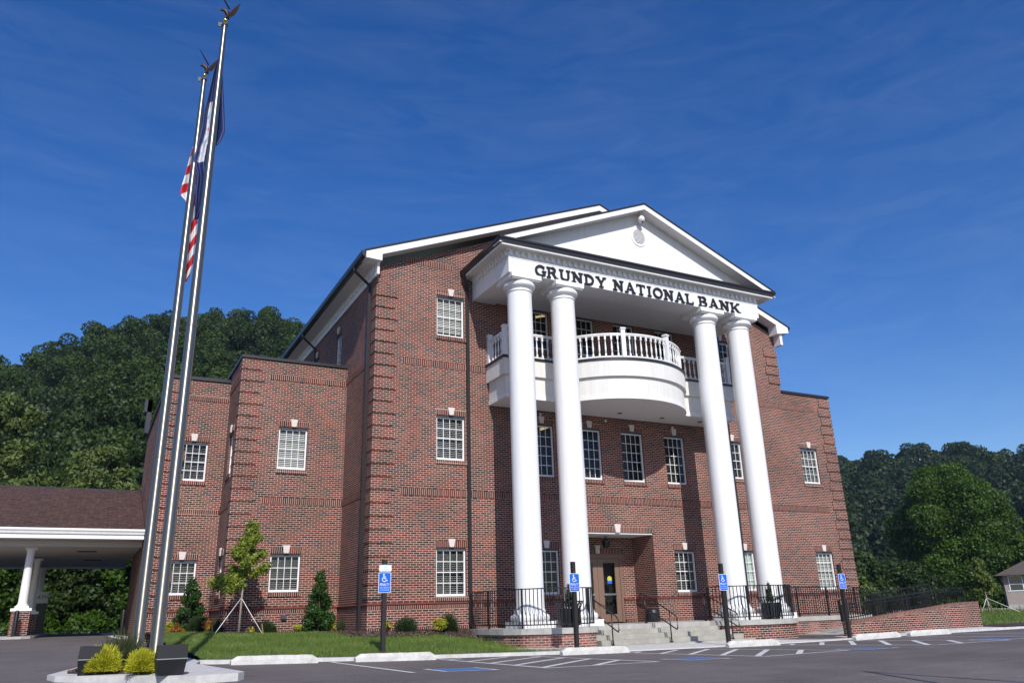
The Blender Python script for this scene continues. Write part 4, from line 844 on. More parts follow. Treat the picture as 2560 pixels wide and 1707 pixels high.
for a, c, l in ((-4.78, -3.05, 'concrete wheel stop at the far left, left of the first parking sign'), (-2.25, -.42, 'concrete wheel stop in front of the parking sign that stands on the lawn'), (2.85, 4.80, 'chipped concrete wheel stop in front of the left half of the porch'), (8.06, 9.93, 'concrete wheel stop at the right end of the steps'), (13.0, 14.98, 'scuffed concrete wheel stop at the left end of the brick ramp wall'), (15.45, 17.4, 'stained concrete wheel stop at the middle of the brick ramp wall')): wheel_stop(a, c, -6.3, l)
# kerb (strip with a 10 cm face) and flush walk
YK = -5.80
kx = [-5.3]+fr(-4.8, 24, 60)+[30, 45]
ky = lambda x: YK if x < 22 else YK+(x-22)*.10
b = MB()
for a, c in zip(kx, kx[1:]):
    h = lambda x: gz(x, ky(x))+.075*(1 if x < 5 or x > 17.5 else .35); b.face([(a, ky(a), gz(a, ky(a))-.1), (c, ky(c), gz(c, ky(c))-.1), (c, ky(c)+.02, h(c)), (a, ky(a)+.02, h(a))]); b.face([(a, ky(a)+.02, h(a)), (c, ky(c)+.02, h(c)), (c, ky(c)+.17, h(c)+.005), (a, ky(a)+.17, h(a)+.005)]); b.face([(c, ky(c)+.17, h(c)-.2), (a, ky(a)+.17, h(a)-.2), (a, ky(a)+.17, h(a)+.005), (c, ky(c)+.17, h(c)+.005)])
struct(b.build('kerb', 'curb'))
b = MB(); xs = fr(2.6, 21.6, 40)
for a, c in zip(xs, xs[1:]):
    h = lambda x: gz(x, YK)+.075*(1 if x < 5 or x > 17.5 else .35)-.003; b.face([(a, YK+.17, h(a)), (c, YK+.17, h(c)), (c, -1.42 if c < 14.8 else -4.69, h(c)+.015-.16*sm((c-12)/2)*(c < 14.8)), (a, -1.42 if a < 14.8 else -4.69, h(a)+.015-.16*sm((a-12)/2)*(a < 14.8))])
struct(b.build('pavement', 'curb'))
# ================================================================== LAWN AND BEDS
def yb(x): return 0 if x > 0 else (Y1 if x > XL1 else Y2)
def lz(x, y):
    k = gz(x, YK)+.075; s = min(1, max(0, (y-(YK+.17))/(-.3-(YK+.17)))); z = k+(-.955-k)*(s**.75)+.03*sm((y-0)/3)*(1 if x < 0 else 0)
    if x < -2: z += .09*sm((-2-x)/2.5)*sm((y+3)/4)
    if x > 1.2: z -= .30*sm((x-1.2)/2.2)*sm((y+YK*-1)/1.5)*sm((-.3-y)/1.6+.25)
    return z
def in_lawn(x, y): return y > YK+.16 and y < yb(x) and x < 3.2+.9*sm((-1.5-y)/2.5) and x > -5.25-.35*sm((y+5)/3)
def mulch_line(x):    # front edge of the mulch bed
    if x > -.9: return -1.55-.35*math.sin((x+.9)*1.1)
    if x > -3.2: return 2.55-(.0)
    if x > -3.9: return 2.0
    return 2.9
def bedz(x, y): return lz(x, y)+.035
def patch(name, m, f, cond, x0, x1, y0, y1, st):
    b = MB(); nx, ny = int((x1-x0)/st), int((y1-y0)/st)
    for i in range(nx):
        for j in range(ny):
            x, y = x0+i*st, y0+j*st
            if cond(x+st/2, y+st/2): b.face([(x, y, f(x, y)), (x+st, y, f(x+st, y)), (x+st, y+st, f(x+st, y+st)), (x, y+st, f(x, y+st))], None, True)
    return b.build(name, m)
struct(patch('lawn', 'grassbase', lz, lambda x, y: in_lawn(x, y), -5.7, 4.2, -5.85, 5.8, .1))
o = patch('mulch_bed', 'mulch', bedz, lambda x, y: in_lawn(x, y) and (y > mulch_line(x) or (x+3.4)**2+(y-1.5)**2 < .45**2), -5.7, 3.3, -2.6, 5.8, .1); o['kind'] = 'structure'
M['grass'] = leafmat('grass_blade', (.070, .125, .018), (.17, .25, .045), (.34, .33, .14), .35)
def grass(name, n, x0, x1, y0, y1, f, cond, hgt, seed, w=.012):
    rs = np.random.RandomState(seed); X = rs.uniform(x0, x1, n); Y = rs.uniform(y0, y1, n); k = np.array([cond(a, c) for a, c in zip(X, Y)]); X, Y = X[k], Y[k]; Z = np.array([f(a, c) for a, c in zip(X, Y)]); n = len(X)
    th = rs.uniform(0, math.pi, n); h = hgt*(.5+rs.rand(n)); ln = rs.normal(size=(n, 2))*h[:, None]*.45; d = np.stack([np.cos(th), np.sin(th)], 1)*w/2; P = np.zeros((n, 3, 3))
    P[:, 0, 0] = X-d[:, 0]; P[:, 0, 1] = Y-d[:, 1]; P[:, 1, 0] = X+d[:, 0]; P[:, 1, 1] = Y+d[:, 1]; P[:, 0, 2] = P[:, 1, 2] = Z-.01; P[:, 2, 0] = X+ln[:, 0]; P[:, 2, 1] = Y+ln[:, 1]; P[:, 2, 2] = Z+h
    me = bpy.data.meshes.new(name); me.vertices.add(3*n); me.vertices.foreach_set('co', P.ravel().astype(np.float32)); me.loops.add(3*n); me.loops.foreach_set('vertex_index', np.arange(3*n, dtype=np.int32)); me.polygons.add(n); me.polygons.foreach_set('loop_start', np.arange(0, 3*n, 3, dtype=np.int32)); me.update(calc_edges=True)
    pat = .5+.5*np.sin(X*1.9+1.3*np.sin(Y*1.1))*np.cos(Y*2.3+X*.7); at = me.attributes.new('rnd', 'FLOAT', 'FACE'); at.data.foreach_set('value', np.clip(.15+.35*pat+.5*rs.rand(n), 0, 1).astype(np.float32)); me.materials.append(M['grass'])
    o = place(name, me, None); o['kind'] = 'stuff'; return o
grass('grass', 90000, -5.7, 4.1, -5.8, 3.2, lz, lambda x, y: in_lawn(x, y) and not (y > mulch_line(x)+.06) and (x+3.4)**2+(y-1.5)**2 > .42**2, .06, 3)
grass('grass', 500, 2.2, 3.6, -3.4, -1.6, lz, in_lawn, .16, 5)
# bark chips
def chips(name, n, x0, x1, y0, y1, f, cond, seed):
    rs = np.random.RandomState(seed); X = rs.uniform(x0, x1, n); Y = rs.uniform(y0, y1, n); k = np.array([cond(a, c) for a, c in zip(X, Y)]); X, Y = X[k], Y[k]; Z = np.array([f(a, c)+.012 for a, c in zip(X, Y)]); n = len(X); nr = rs.normal(size=(n, 3)); nr[:, 2] += 1.2
    o = quads(name, 'chip', None, np.stack([X, Y, Z], 1), nr, .03*(.5+rs.rand(n)), rs.rand(n)); o['kind'] = 'stuff'; return o
M['chip'] = leafmat('bark_chip', (.03, .018, .014), (.12, .075, .06), (.22, .16, .13), 0)
chips('bark_chips', 26000, -5.7, 3.3, -2.6, 5.8, bedz, lambda x, y: in_lawn(x, y) and (y > mulch_line(x) or (x+3.4)**2+(y-1.5)**2 < .45**2), 11)
# ================================================================== ISLAND, FLAGPOLES
IS = [(-7.90, -8.25), (-7.78, -8.75), (-7.35, -9.2), (-6.77, -9.75), (-6.3, -10.35), (-5.95, -10.75), (-5.35, -10.65), (-5.22, -10.4), (-5.45, -7.6), (-5.5, -6.9), (-5.3, -5.9), (-5.3, -4.0), (-6.4, -3.0), (-7.3, -5.0)]
ZI = -1.25
b = MB().poly(IS, -1.6, ZI); struct(b.build('island_kerb', 'curb'))
MI = [(-7.62, -8.2), (-7.2, -8.8), (-6.70, -9.35), (-6.35, -9.75), (-6.15, -9.6), (-6.1, -8.2), (-6.3, -6.0), (-6.9, -5.0), (-7.15, -5.2)]
def inpoly(P): 
    def f(x, y):
        r = False; n = len(P)
        for i in range(n):
            a, c = P[i], P[(i+1) % n]
            if (a[1] > y) != (c[1] > y) and x < (c[0]-a[0])*(y-a[1])/(c[1]-a[1])+a[0]: r = not r
        return r
    return f
b = MB().poly(MI, ZI-.05, ZI+.03); struct(b.build('mulch_bed', 'mulch')); chips('bark_chips', 5000, -7.7, -6, -9.8, -4.9, lambda x, y: ZI+.03, inpoly(MI), 12)
def flagpole(x, y, z0, lab, seamz):
    t = thing('flagpole', lab, 'flagpole', (x, y, z0), 'tall steel flagpoles'); zt = 11.0
    b = MB(); rq = lambda z: float(np.interp(z, [-1.2, 5.2, 8.4, 11], [.103, .085, .072, .048])); zz_ = [z0, -.5, seamz*.5, seamz-.01]; b.tube([(x, y, q) for q in zz_], [rq(q) for q in zz_], 32, False); b.tube([(x, y, seamz-.01), (x, y, seamz+.0)], [rq(seamz)-.006]*2, 32, False); zz_ = [seamz+.0, seamz+.6, 5.5, 7, 8.4, 9.7, zt]; b.tube([(x, y, q) for q in zz_], [rq(q) for q in zz_], 32, False); part(b, 'shaft', 'pole', t)
    b = MB(); b.lathe((x, y, z0), [(.22, 0), (.21, .03), (.13, .06), (.11, .07)], 28); part(b, 'base_collar', 'alu', t)
    b = MB(); b.lathe((x, y, zt), [(.0, .09), (.03, .08), (.06, .05), (.06, 0), (.0, 0)], 16); b.box(x-.13, x, y-.02, y+.02, zt-.0, zt+.045); part(b, 'truck', 'steel', t); b = MB(); b.tube([(x-.10, y-.015, zt-.02), (x-.10, y+.015, zt-.02)], .03, 10); part(b, 'pulley', 'black', t)
    b = MB(); b.lathe((x, y, zt+.14), [(0, -.05)]+[(.05*math.cos(a), .05*math.sin(a)) for a in [R(-60+20*k) for k in range(8)]]+[(0, .05)], 16); part(b, 'ball', 'gold', t)
    e = MB(); c = (x+.01, y, zt+.19)                                   # eagle: body, head, tail, legs
    e.tube([(c[0]+.06, c[1], c[2]+.00), (c[0]+.03, c[1], c[2]+.08), (c[0]+.0, c[1], c[2]+.16), (c[0]-.05, c[1], c[2]+.20), (c[0]-.09, c[1], c[2]+.19), (c[0]-.125, c[1], c[2]+.165)], [.012, .035, .05, .036, .026, .006], 10); e.tube([(c[0]+.02, c[1]-.02, c[2]+.08), (c[0], c[1]-.02, c[2]-.0)], [.02, .01], 6); e.tube([(c[0]+.02, c[1]+.02, c[2]+.08), (c[0], c[1]+.02, c[2]-.0)], [.02, .01], 6)
    eg = part(e, 'eagle', 'bronze', t)
    for sx, sy, pr in ((-1, -.25, [(.02, .20, .05), (-.05, .32, .045), (-.13, .46, .03), (-.20, .57, .004)]), (1, .25, [(.05, .20, .06), (.10, .31, .085), (.17, .43, .06), (.25, .55, .005)])):
        e = MB(); up_, lo = [], []
        for (dx, dz, w) in pr: up_.append((c[0]+dx, c[1]+sy*.3, c[2]+dz)); lo.append((c[0]+dx+w*.8, c[1]+sy*.3+w*(.9 if sx < 0 else .35)*(1 if sy > 0 else -1), c[2]+dz-w*.8))
        for k in range(3): e.face([up_[k], up_[k+1], lo[k+1], lo[k]]); e.face([(p[0], p[1]+.008, p[2]) for p in (up_[k], lo[k], lo[k+1], up_[k+1])])
        part(e, 'wing', 'bronze', eg)
    return t
flagpole(-6.44, -9.6, ZI, 'nearer and taller-looking steel flagpole with a blue state flag and an eagle on top', 4.45); flagpole(-6.585, -7.6, ZI, 'farther steel flagpole with the striped national flag and an eagle on top', 2.45)
# hanging flags: folded cloth sheets
def flag(name, lab, cat, Ls, Rs, yb_, m, seed, folds):
    zs = [p[1] for p in Ls]; zt, zl = max(zs), min(min(zs), min(p[1] for p in Rs)); n, mm = 90, 46; b = MB(); rs = random.Random(seed)
    li = sorted([(p[1], p[0]) for p in Ls]); ri = sorted([(p[1], p[0]) for p in Rs]); f = lambda a, z: float(np.interp(z, [q[0] for q in a], [q[1] for q in a])); G = []
    for i in range(n+1):
        z = zt+(zl-zt)*i/n; xl, xr = f(li, z), f(ri, z); row = []
        for j in range(mm+1):
            u = j/mm; x = xl+(xr-xl)*u; y = yb_+.045*math.sin(u*folds*math.pi*2+z*.5)*min(1, (xr-xl)*6)+.02*math.sin(z*2.2+u*3); row.append((x, y, z))
        G.append(row)
    for i in range(n):
        for j in range(mm): b.face([G[i][j], G[i+1][j], G[i+1][j+1], G[i][j+1]], [(j/mm, 1-i/n), (j/mm, 1-(i+1)/n), ((j+1)/mm, 1-(i+1)/n), ((j+1)/mm, 1-i/n)], True)
    o = b.build(name, m); s = o.modifiers.new('cloth', 'SOLIDIFY'); s.thickness = .004; return tag(o, lab, cat)
def stripes():
    m, n, b, l = newmat('flag_stripes'); N = n.nodes.new; uv = N('ShaderNodeUVMap'); sp = N('ShaderNodeSeparateXYZ'); l(uv.outputs[0], sp.inputs[0])
    q = N('ShaderNodeMath'); q.operation = 'MULTIPLY_ADD'; q.inputs[1].default_value = -.10; l(sp.outputs[0], q.inputs[0]); l(sp.outputs[1], q.inputs[2]); w = N('ShaderNodeMath'); w.operation = 'MULTIPLY'; w.inputs[1].default_value = 9.0; l(q.outputs[0], w.inputs[0])
    fr_ = N('ShaderNodeMath'); fr_.operation = 'FRACT'; l(w.outputs[0], fr_.inputs[0]); r = N('ShaderNodeValToRGB'); r.color_ramp.interpolation = 'CONSTANT'; r.color_ramp.elements[0].color = (.50, .012, .02, 1); r.color_ramp.elements[1].position = .5; r.color_ramp.elements[1].color = (.74, .74, .76, 1); l(fr_.outputs[0], r.inputs[0])
    g = N('ShaderNodeMath'); g.operation = 'GREATER_THAN'; g.inputs[1].default_value = .74; l(sp.outputs[1], g.inputs[0]); mm = N('ShaderNodeMix'); mm.data_type = 'RGBA'; l(g.outputs[0], mm.inputs[0]); l(r.outputs[0], mm.inputs[6]); mm.inputs[7].default_value = (.012, .03, .14, 1); l(mm.outputs[2], b.inputs['Base Color']); b.inputs['Roughness'].default_value = .7; return m
def vablue():
    m, n, b, l = newmat('flag_blue'); N = n.nodes.new; uv = N('ShaderNodeUVMap'); sp = N('ShaderNodeSeparateXYZ'); l(uv.outputs[0], sp.inputs[0])
    def rng(o, a, c):
        g = N('ShaderNodeMath'); g.operation = 'GREATER_THAN'; g.inputs[1].default_value = a; l(o, g.inputs[0]); h = N('ShaderNodeMath'); h.operation = 'LESS_THAN'; h.inputs[1].default_value = c; l(o, h.inputs[0]); k = N('ShaderNodeMath'); k.operation = 'MULTIPLY'; l(g.outputs[0], k.inputs[0]); l(h.outputs[0], k.inputs[1]); return k.outputs[0]
    k = N('ShaderNodeMath'); k.operation = 'MULTIPLY'; l(rng(sp.outputs[0], .20, .52), k.inputs[0]); l(rng(sp.outputs[1], .285, .615), k.inputs[1])
    t = N('ShaderNodeTexNoise'); t.inputs['Scale'].default_value = 14; t.inputs['Detail'].default_value = 2; l(uv.outputs[0], t.inputs[0]); r = N('ShaderNodeValToRGB'); r.color_ramp.interpolation = 'CONSTANT'; E = r.color_ramp.elements; E[0].color = (.40, .03, .05, 1); E[1].position = .37; E[1].color = (.50, .52, .58, 1)
    for p, c in ((.60, (.10, .30, .55)), (.64, (.28, .20, .12))): e = E.new(p); e.color = (*c, 1)
    l(t.outputs[0], r.inputs[0]); mm = N('ShaderNodeMix'); mm.data_type = 'RGBA'; l(k.outputs[0], mm.inputs[0]); mm.inputs[6].default_value = (.006, .020, .11, 1); l(r.outputs[0], mm.inputs[7]); l(mm.outputs[2], b.inputs['Base Color']); b.inputs['Roughness'].default_value = .6; return m
flag('flag', 'dark blue state flag with a white seal hanging folded behind the nearer pole', 'flag', [(-6.46, 10.94), (-6.466, 10.48), (-6.54, 9.92), (-6.59, 9.375), (-6.63, 9.02), (-6.642, 8.59), (-6.695, 8.08), (-6.724, 7.87), (-6.687, 7.757), (-6.623, 7.57), (-6.624, 7.17), (-6.579, 6.64)], [(-6.446, 10.95), (-6.358, 9.84), (-6.268, 9.13), (-6.213, 8.65), (-6.267, 8.40), (-6.364, 8.25), (-6.361, 7.92), (-6.368, 7.435), (-6.381, 7.03), (-6.519, 6.64)], -9.42, vablue(), 1, 2.2)
flag('flag', 'red and white striped flag hanging folded behind the farther pole', 'flag', [(-6.518, 10.53), (-6.53, 9.85), (-6.644, 9.35), (-6.693, 8.97), (-6.744, 8.54), (-6.792, 8.22), (-6.765, 8.09), (-6.673, 8.01), (-6.596, 7.86), (-6.545, 7.35), (-6.564, 6.92), (-6.558, 6.5), (-6.555, 6.29), (-6.507, 6.17)], [(-6.51, 10.53), (-6.50, 10.15), (-6.515, 9.48), (-6.49, 8.93), (-6.44, 8.48), (-6.42, 8.02), (-6.37, 7.59), (-6.35, 7.21), (-6.365, 6.86), (-6.37, 6.52), (-6.40, 6.35), (-6.46, 6.17)], -7.42, stripes(), 2, 1.6)
# flood lights
def flood(x, y, w, lab, rot=0):
    t = thing('floodlight', lab, 'floodlight', (x, y, ZI), 'dark boxy floodlights at the flagpoles'); h = .42
    def ring(zz, a, d): return [(x-a, y-d), (x+a, y-d), (x+a, y+d), (x-a, y+d)]
    b = MB(); L0, L1 = ring(0, w*.44, .15), ring(0, w*.5, .20); z0, z1 = ZI+.01, ZI+.225
    for i in range(4): b.face([(*L0[i], z0), (*L0[(i+1) % 4], z0), (*L1[(i+1) % 4], z1), (*L1[i], z1)])
    b.face([(*p, z1) for p in L1]); part(b, 'housing', 'fl', t)
    b = MB(); U = ring(0, w*.5, .205); V_ = [(x-w*.46, y-.195), (x+w*.5, y-.195), (x+w*.5, y+.205), (x-w*.46, y+.205)]
    for i in range(4): b.face([(*U[i], z1+.012), (*U[(i+1) % 4], z1+.012), (*V_[(i+1) % 4], ZI+h), (*V_[i], ZI+h)])
    b.face([(*p, ZI+h) for p in V_]); b.face([(*p, z1+.012) for p in U[::-1]]); part(b, 'lid', 'fl', t); b = MB(); b.box(x-w*.495, x+w*.495, y-.203, y+.19, z1, z1+.012); part(b, 'seam', 'alu', t)
M['fl'] = mat('dark_grey_housing', (.013, .013, .016), .45, spec=.4)
flood(-6.27, -10.22, .42, 'dark grey boxy floodlight at the foot of the nearer flagpole'); flood(-7.32, -8.9, .36, 'dark boxy floodlight behind the left golden shrub'); flood(-6.9, -6.6, .36, 'dark boxy floodlight half hidden behind the dark green shrub')
# ================================================================== PLANTS
rsP = np.random.RandomState(5)
def spiky(name, m, x, y, z, r, h, n, ln, seed, parent, up=.7, w=.010):
    """fine upright sprays: thin long faces"""
    rs = np.random.RandomState(seed); d = rs.normal(size=(n, 3)); d[:, 2] = np.abs(d[:, 2]); d /= np.linalg.norm(d, axis=1)[:, None]; rr = rs.rand(n)**.45; ph = np.arctan2(d[:, 1], d[:, 0]); rr = rr*(1+.16*np.sin(ph*4+seed)*np.cos(d[:, 2]*5+seed)+.10*np.sin(ph*9+2*seed)); c = d*rr[:, None]*np.array([r, r, h])+np.array([x, y, z+.03]); ax = d+np.array([0, 0, up])+.35*rs.normal(size=(n, 3)); ax /= np.linalg.norm(ax, axis=1)[:, None]; sd_ = np.cross(ax, rs.normal(size=(n, 3))); sd_ /= np.linalg.norm(sd_, axis=1)[:, None]; l_ = (ln*(.5+rs.rand(n)))[:, None]
    P = np.stack([c-sd_*w*.5, c+sd_*w*.5, c+ax*l_+sd_*w*.15, c+ax*l_-sd_*w*.15], 1).reshape(-1, 3); me = bpy.data.meshes.new(name); me.vertices.add(4*n); me.vertices.foreach_set('co', P.ravel().astype(np.float32)); me.loops.add(4*n); me.loops.foreach_set('vertex_index', np.arange(4*n, dtype=np.int32)); me.polygons.add(n); me.polygons.foreach_set('loop_start', np.arange(0, 4*n, 4, dtype=np.int32)); me.update(calc_edges=True)
    at = me.attributes.new('rnd', 'FLOAT', 'FACE'); at.data.foreach_set('value', np.clip(.25*rr+.3*c[:, 2].clip(z, z+h)*0+.75*rs.rand(n), 0, 1).astype(np.float32)); me.materials.append(M[m]); return place(name, me, parent)
def stems(x, y, z, r, h, n, parent, m='bark', th=.006, seed=0):
    rs = random.Random(seed); b = MB()
    for k in range(n): a = rs.uniform(0, 6.28); q = rs.uniform(.2, .8); b.tube([(x+.02*math.cos(a), y+.02*math.sin(a), z-.02), (x+r*q*.5*math.cos(a), y+r*q*.5*math.sin(a), z+h*.5), (x+r*q*math.cos(a), y+r*q*math.sin(a), z+h*.9)], [th, th*.7, th*.3], 5)
    return part(b, 'stem', m, parent)
def shrub(lab, kind, x, y, z, r, h, seed, grp='shrubs along the building'):
    t = thing('shrub', lab, 'shrub', (x, y, z), grp); stems(x, y, z, r, h, 9, t, seed=seed)
    if kind == 'gold_': spiky('foliage', 'gold_', x, y, z, r*1.12, h*1.1, 9500, .045, seed, t, .35, .011)
    elif kind == 'sprig': spiky('foliage', 'olive', x, y, z, r, h, 2600, .10, seed, t, 1.1, .010)
    elif kind == 'box': spiky('foliage', 'boxw', x, y, z, r, h*.85, 3600, .075, seed, t, .9, .012)
    else: rs = random.Random(seed); leafy('foliage', kind, [(x+rs.uniform(-r, r)*.55, y+rs.uniform(-r, r)*.4, z+h*(.3+.5*rs.random()), r*.45, r*.4, h*.33) for _ in range(8)], 5200, .045, seed, t, .8)
    return t
g2 = 'shrubs on the flagpole island'
shrub('golden yellow feathery shrub on the left of the flagpole island', 'gold_', -7.13, -9.0, ZI+.02, .235, .30, 21, g2); shrub('smaller golden yellow feathery shrub at the foot of the flagpoles', 'gold_', -6.62, -9.75, ZI+.02, .185, .26, 22, g2); shrub('tall wispy dark green shrub behind the golden ones on the island', 'sprig', -6.85, -7.9, ZI+.02, .42, .50, 23, g2)
shrub('lime shrub between the flagpole and the orange shrub', 'lime', -5.03, 4.2, -.86, .19, .33, 30); shrub('orange-red shrub left of the taller holly', 'orange', -4.82, 4.0, -.88, .22, .36, 31); shrub('feathery olive shrub right of the taller holly', 'box', -4.28, 4.0, -.88, .24, .55, 32); shrub('orange and yellow shrub in the corner of the left wing', 'orange', -4.0, 3.55, -.90, .23, .42, 33); shrub('dark shrub in the shaded corner of the left wing', 'box', -3.72, 3.3, -.9, .20, .45, 34)
shrub('low yellow shrub under the staked maple', 'lime', -2.86, 2.75, -.93, .17, .22, 35); shrub('round dark green shrub right of the staked maple', 'box', -2.32, 2.75, -.95, .26, .36, 36); shrub('yellow shrub left of the cone-shaped holly', 'lime', -1.38, 2.65, -.95, .24, .28, 37); shrub('lime shrub at the right foot of the cone-shaped holly', 'lime', -.42, 2.35, -.97, .23, .32, 38); shrub('wide feathery shrub in the corner beside the downspout', 'sprig', .08, 2.4, -.98, .36, .42, 39)
bpy.data.objects[-1] if 0 else None
shrub('yellow shrub behind the first parking sign post', 'lime', .36, -.75, -.98, .24, .30, 40); shrub('dark green shrub right of the first parking sign', 'box', .98, -.6, -.98, .32, .42, 41); shrub('lime shrub under the ground-floor window', 'lime', 2.02, -.7, -1.0, .26, .42, 42); shrub('dark upright shrub leaning right beside the lime one', 'box', 2.42, -.42, -1.0, .28, .52, 43)
def holly(lab, x, y, z, h, r, seed):
    t = thing('holly', lab, 'shrub', (x, y, z), 'cone-shaped hollies'); b = MB(); b.tube([(x, y, z-.05), (x, y, z+h*.9)], [.03, .008]); part(b, 'trunk', 'bark', t); rs = random.Random(seed); bl = []
    for k in range(34): u = k/34; a = rs.uniform(0, 6.28); q = r*(1-u)**.75*.72+.01; bl.append((x+q*math.cos(a), y+q*math.sin(a), z+.08+u*(h-.14), r*(.50-.28*u), r*(.50-.28*u), .19-.06*u))
    leafy('foliage', 'holly', bl, 9000, .040, seed, t, .9)
holly('cone-shaped dark holly in the middle of the bed, right of the left wing window', -.80, 2.5, -.95, 1.92, .50, 51); holly('taller dark holly in front of the far left wing window', -4.42, 4.6, -.88, 1.74, .52, 52)
def staked_tree(lab, x, y, z, h, m, seed, spread, trunk_h, stakes, size=.055, dens=1500, bend=0, scale=1.):
    t = thing('young_tree', lab, 'tree', (x, y, z), None); rs = random.Random(seed); b = MB(); top = (x+bend, y, z+h)
    b.tube([(x, y, z-.05), (x+.01, y, z+trunk_h), (x+bend*.5, y, z+trunk_h+(h-trunk_h)*.5), top], [.034*scale, .026*scale, .014*scale, .004], 8); tr = part(b, 'trunk', 'palebark', t); bl = []
    for k in range(16):
        u = (k+.5)/16; a = rs.uniform(0, 6.28); zz = z+trunk_h+(h-trunk_h)*u*.8; q = spread*(1.15-u)*rs.uniform(.5, 1.); e = (x+bend*u+q*math.cos(a), y+q*math.sin(a)*.8, zz+.28*h*.35*rs.uniform(.4, 1)*scale); b = MB(); b.tube([(x+bend*u*.5, y, zz-.12), ((x+e[0])/2, (y+e[1])/2, (zz+e[2])/2-.04), e], [.010*scale, .006*scale, .002], 5); part(b, 'branch', 'bark', t)
        for j in range(4): v = .45+.2*j; bl.append((x+(e[0]-x)*v, y+(e[1]-y)*v, zz+(e[2]-zz)*v, .15*scale, .15*scale, .15*scale))
    for k in range(9): u = k/9; bl.append((x+bend*u, y, z+trunk_h+.35*scale+(h-trunk_h-.35*scale)*u, .13*scale, .13*scale, .17*scale))
    leafy('crown', m, bl, dens, size, seed, t, .9)
    for (sx, sy, sz) in stakes: b = MB(); b.tube([(x, y, z+trunk_h*.98), (sx, sy, sz+.04)], .009*scale, 5); part(b, 'guy_strap', 'strap', t); b = MB(); b.bar((sx+.02, sy, sz-.08), (sx-.06, sy-.02, sz+.34), .028); part(b, 'stake', 'stake', t)
    return t
staked_tree('young staked maple with yellow-green leaves in front of the left wing', -3.38, 1.5, -.90, 3.35, 'maple', 61, .95, 1.05, ((-4.22, .5, -.93), (-2.78, 1.0, -.95)), .055, 4300, .12, 1.12)

# ================================================================== DRIVE-THROUGH CANOPY
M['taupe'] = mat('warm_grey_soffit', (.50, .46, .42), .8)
t = thing('drive_through_canopy', 'drive-through canopy with brown shingle roof and white columns on brick piers', 'canopy', (-13, 16, -.9))
CXL, CXR_ = -24., -5.75
b = MB(); L_ = math.hypot(7.3, 2.55)
b.face([(CXL, 9.62, 2.84), (CXR_, 9.62, 2.84), (CXR_, 17, 5.36), (CXL, 17, 5.36)], [(0, 0), (CXR_-CXL, 0), (CXR_-CXL, L_), (0, L_)]); b.face([(CXR_, 24.4, 2.84), (CXL, 24.4, 2.84), (CXL, 17, 5.36), (CXR_, 17, 5.36)], [(0, 0), (CXR_-CXL, 0), (CXR_-CXL, L_), (0, L_)])
b.face([(CXR_, 9.62, 2.7), (CXR_, 24.4, 2.7), (CXR_, 17, 5.3)]); part(b, 'roof', 'roof', t)
b = MB(); b.box(CXL, CXR_, 16.93, 17.07, 5.33, 5.385); part(b, 'ridge_cap', 'dkmetal', t)
b = MB(); b.xprism([(9.66, 2.66), (9.66, 2.86), (9.54, 2.86), (9.54, 2.79), (9.58, 2.74), (9.60, 2.67)], CXL, CXR_); part(b, 'gutter', 'white', t)
b = MB(); b.box(CXL, CXR_, 9.66, 9.69, 2.50, 2.84); b.box(CXL, CXR_, 9.63, 9.66, 2.50, 2.59); part(b, 'fascia', 'white', t)
b = MB(); soff(b, CXL, CXR_, 9.69, 10.3, 2.50); part(b, 'soffit', 'soffit', t)
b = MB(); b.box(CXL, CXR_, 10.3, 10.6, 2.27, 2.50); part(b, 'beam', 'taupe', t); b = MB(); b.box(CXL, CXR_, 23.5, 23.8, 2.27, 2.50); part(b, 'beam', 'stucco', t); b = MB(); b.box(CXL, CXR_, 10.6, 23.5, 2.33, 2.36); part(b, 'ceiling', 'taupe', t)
for (x, y) in ((-7.6, 13.2), (-7.3, 18.2), (-12.5, 13.2)): b = MB(); b.box(x-.35, x+.35, y-.15, y+.15, 2.30, 2.332); part(b, 'ceiling_light', 'steel', t)
for k, y in enumerate((10.92, 16.8, 23.1)):
    x = -9.42; dzp = -.03*k; b = MB(); b.box(x-.29, x+.29, y-.29, y+.29, -.80, .045+dzp); p = part(b, 'pier', 'brick', t)
    b = MB(); b.box(x-.33, x+.33, y-.33, y+.33, .045+dzp, .145+dzp); b.box(x-.22, x+.22, y-.22, y+.22, .145+dzp, .215+dzp); part(b, 'pier_cap', 'white', p)
    b = MB(); b.lathe((x, y, 0), [(.20, .215+dzp), (.20, .25+dzp), (.155, .29+dzp), (.15, .34+dzp), (.145, .9), (.125, 2.10), (.14, 2.12), (.14, 2.14), (.16, 2.20)], 28); part(b, 'column', 'white', p); b = MB(); b.box(x-.20, x+.20, y-.20, y+.20, 2.20, 2.275); part(b, 'capital', 'white', p)
struct(MB().poly([(-14, 9.95), (-9.25, 9.95), (-8.98, 10.1), (-8.86, 10.4), (-8.82, 24), (-14, 24)], -1.2, -.80).build('canopy_island', 'concrete'))
struct(MB().poly([(-8.78, 9.75), (-5.9, 9.6), (-5.8, 26), (-8.78, 26)], -1.3, -.915).build('pavement', 'curb'))
t = thing('cash_machine', 'drive-up cash machine in the shade with a white ATM panel on top', 'cash machine', (-9.25, 22.6, -.8))
b = MB(); b.box(-9.46, -9.02, 22.3, 22.9, -.8, .58); part(b, 'cabinet', 'black', t); b = MB(); b.box(-9.47, -9.0, 22.28, 22.9, .58, 1.11); p = part(b, 'sign_panel', 'white', t); text_mesh('ATM', .16, (-9.23, 22.277, .78), 'letter', p, 'sign_text')
for (x, y, l) in ((-9.5, 10.2, 'thick black bollard in front of the brick canopy pier'), (-6.0, 12.5, 'black bollard beside the bank wall under the canopy')): tag(MB().lathe((x, y, -.85), [(.075, 0), (.075, .86), (.06, .90), (0, .92)], 16).build('bollard', 'black'), l, 'bollard')
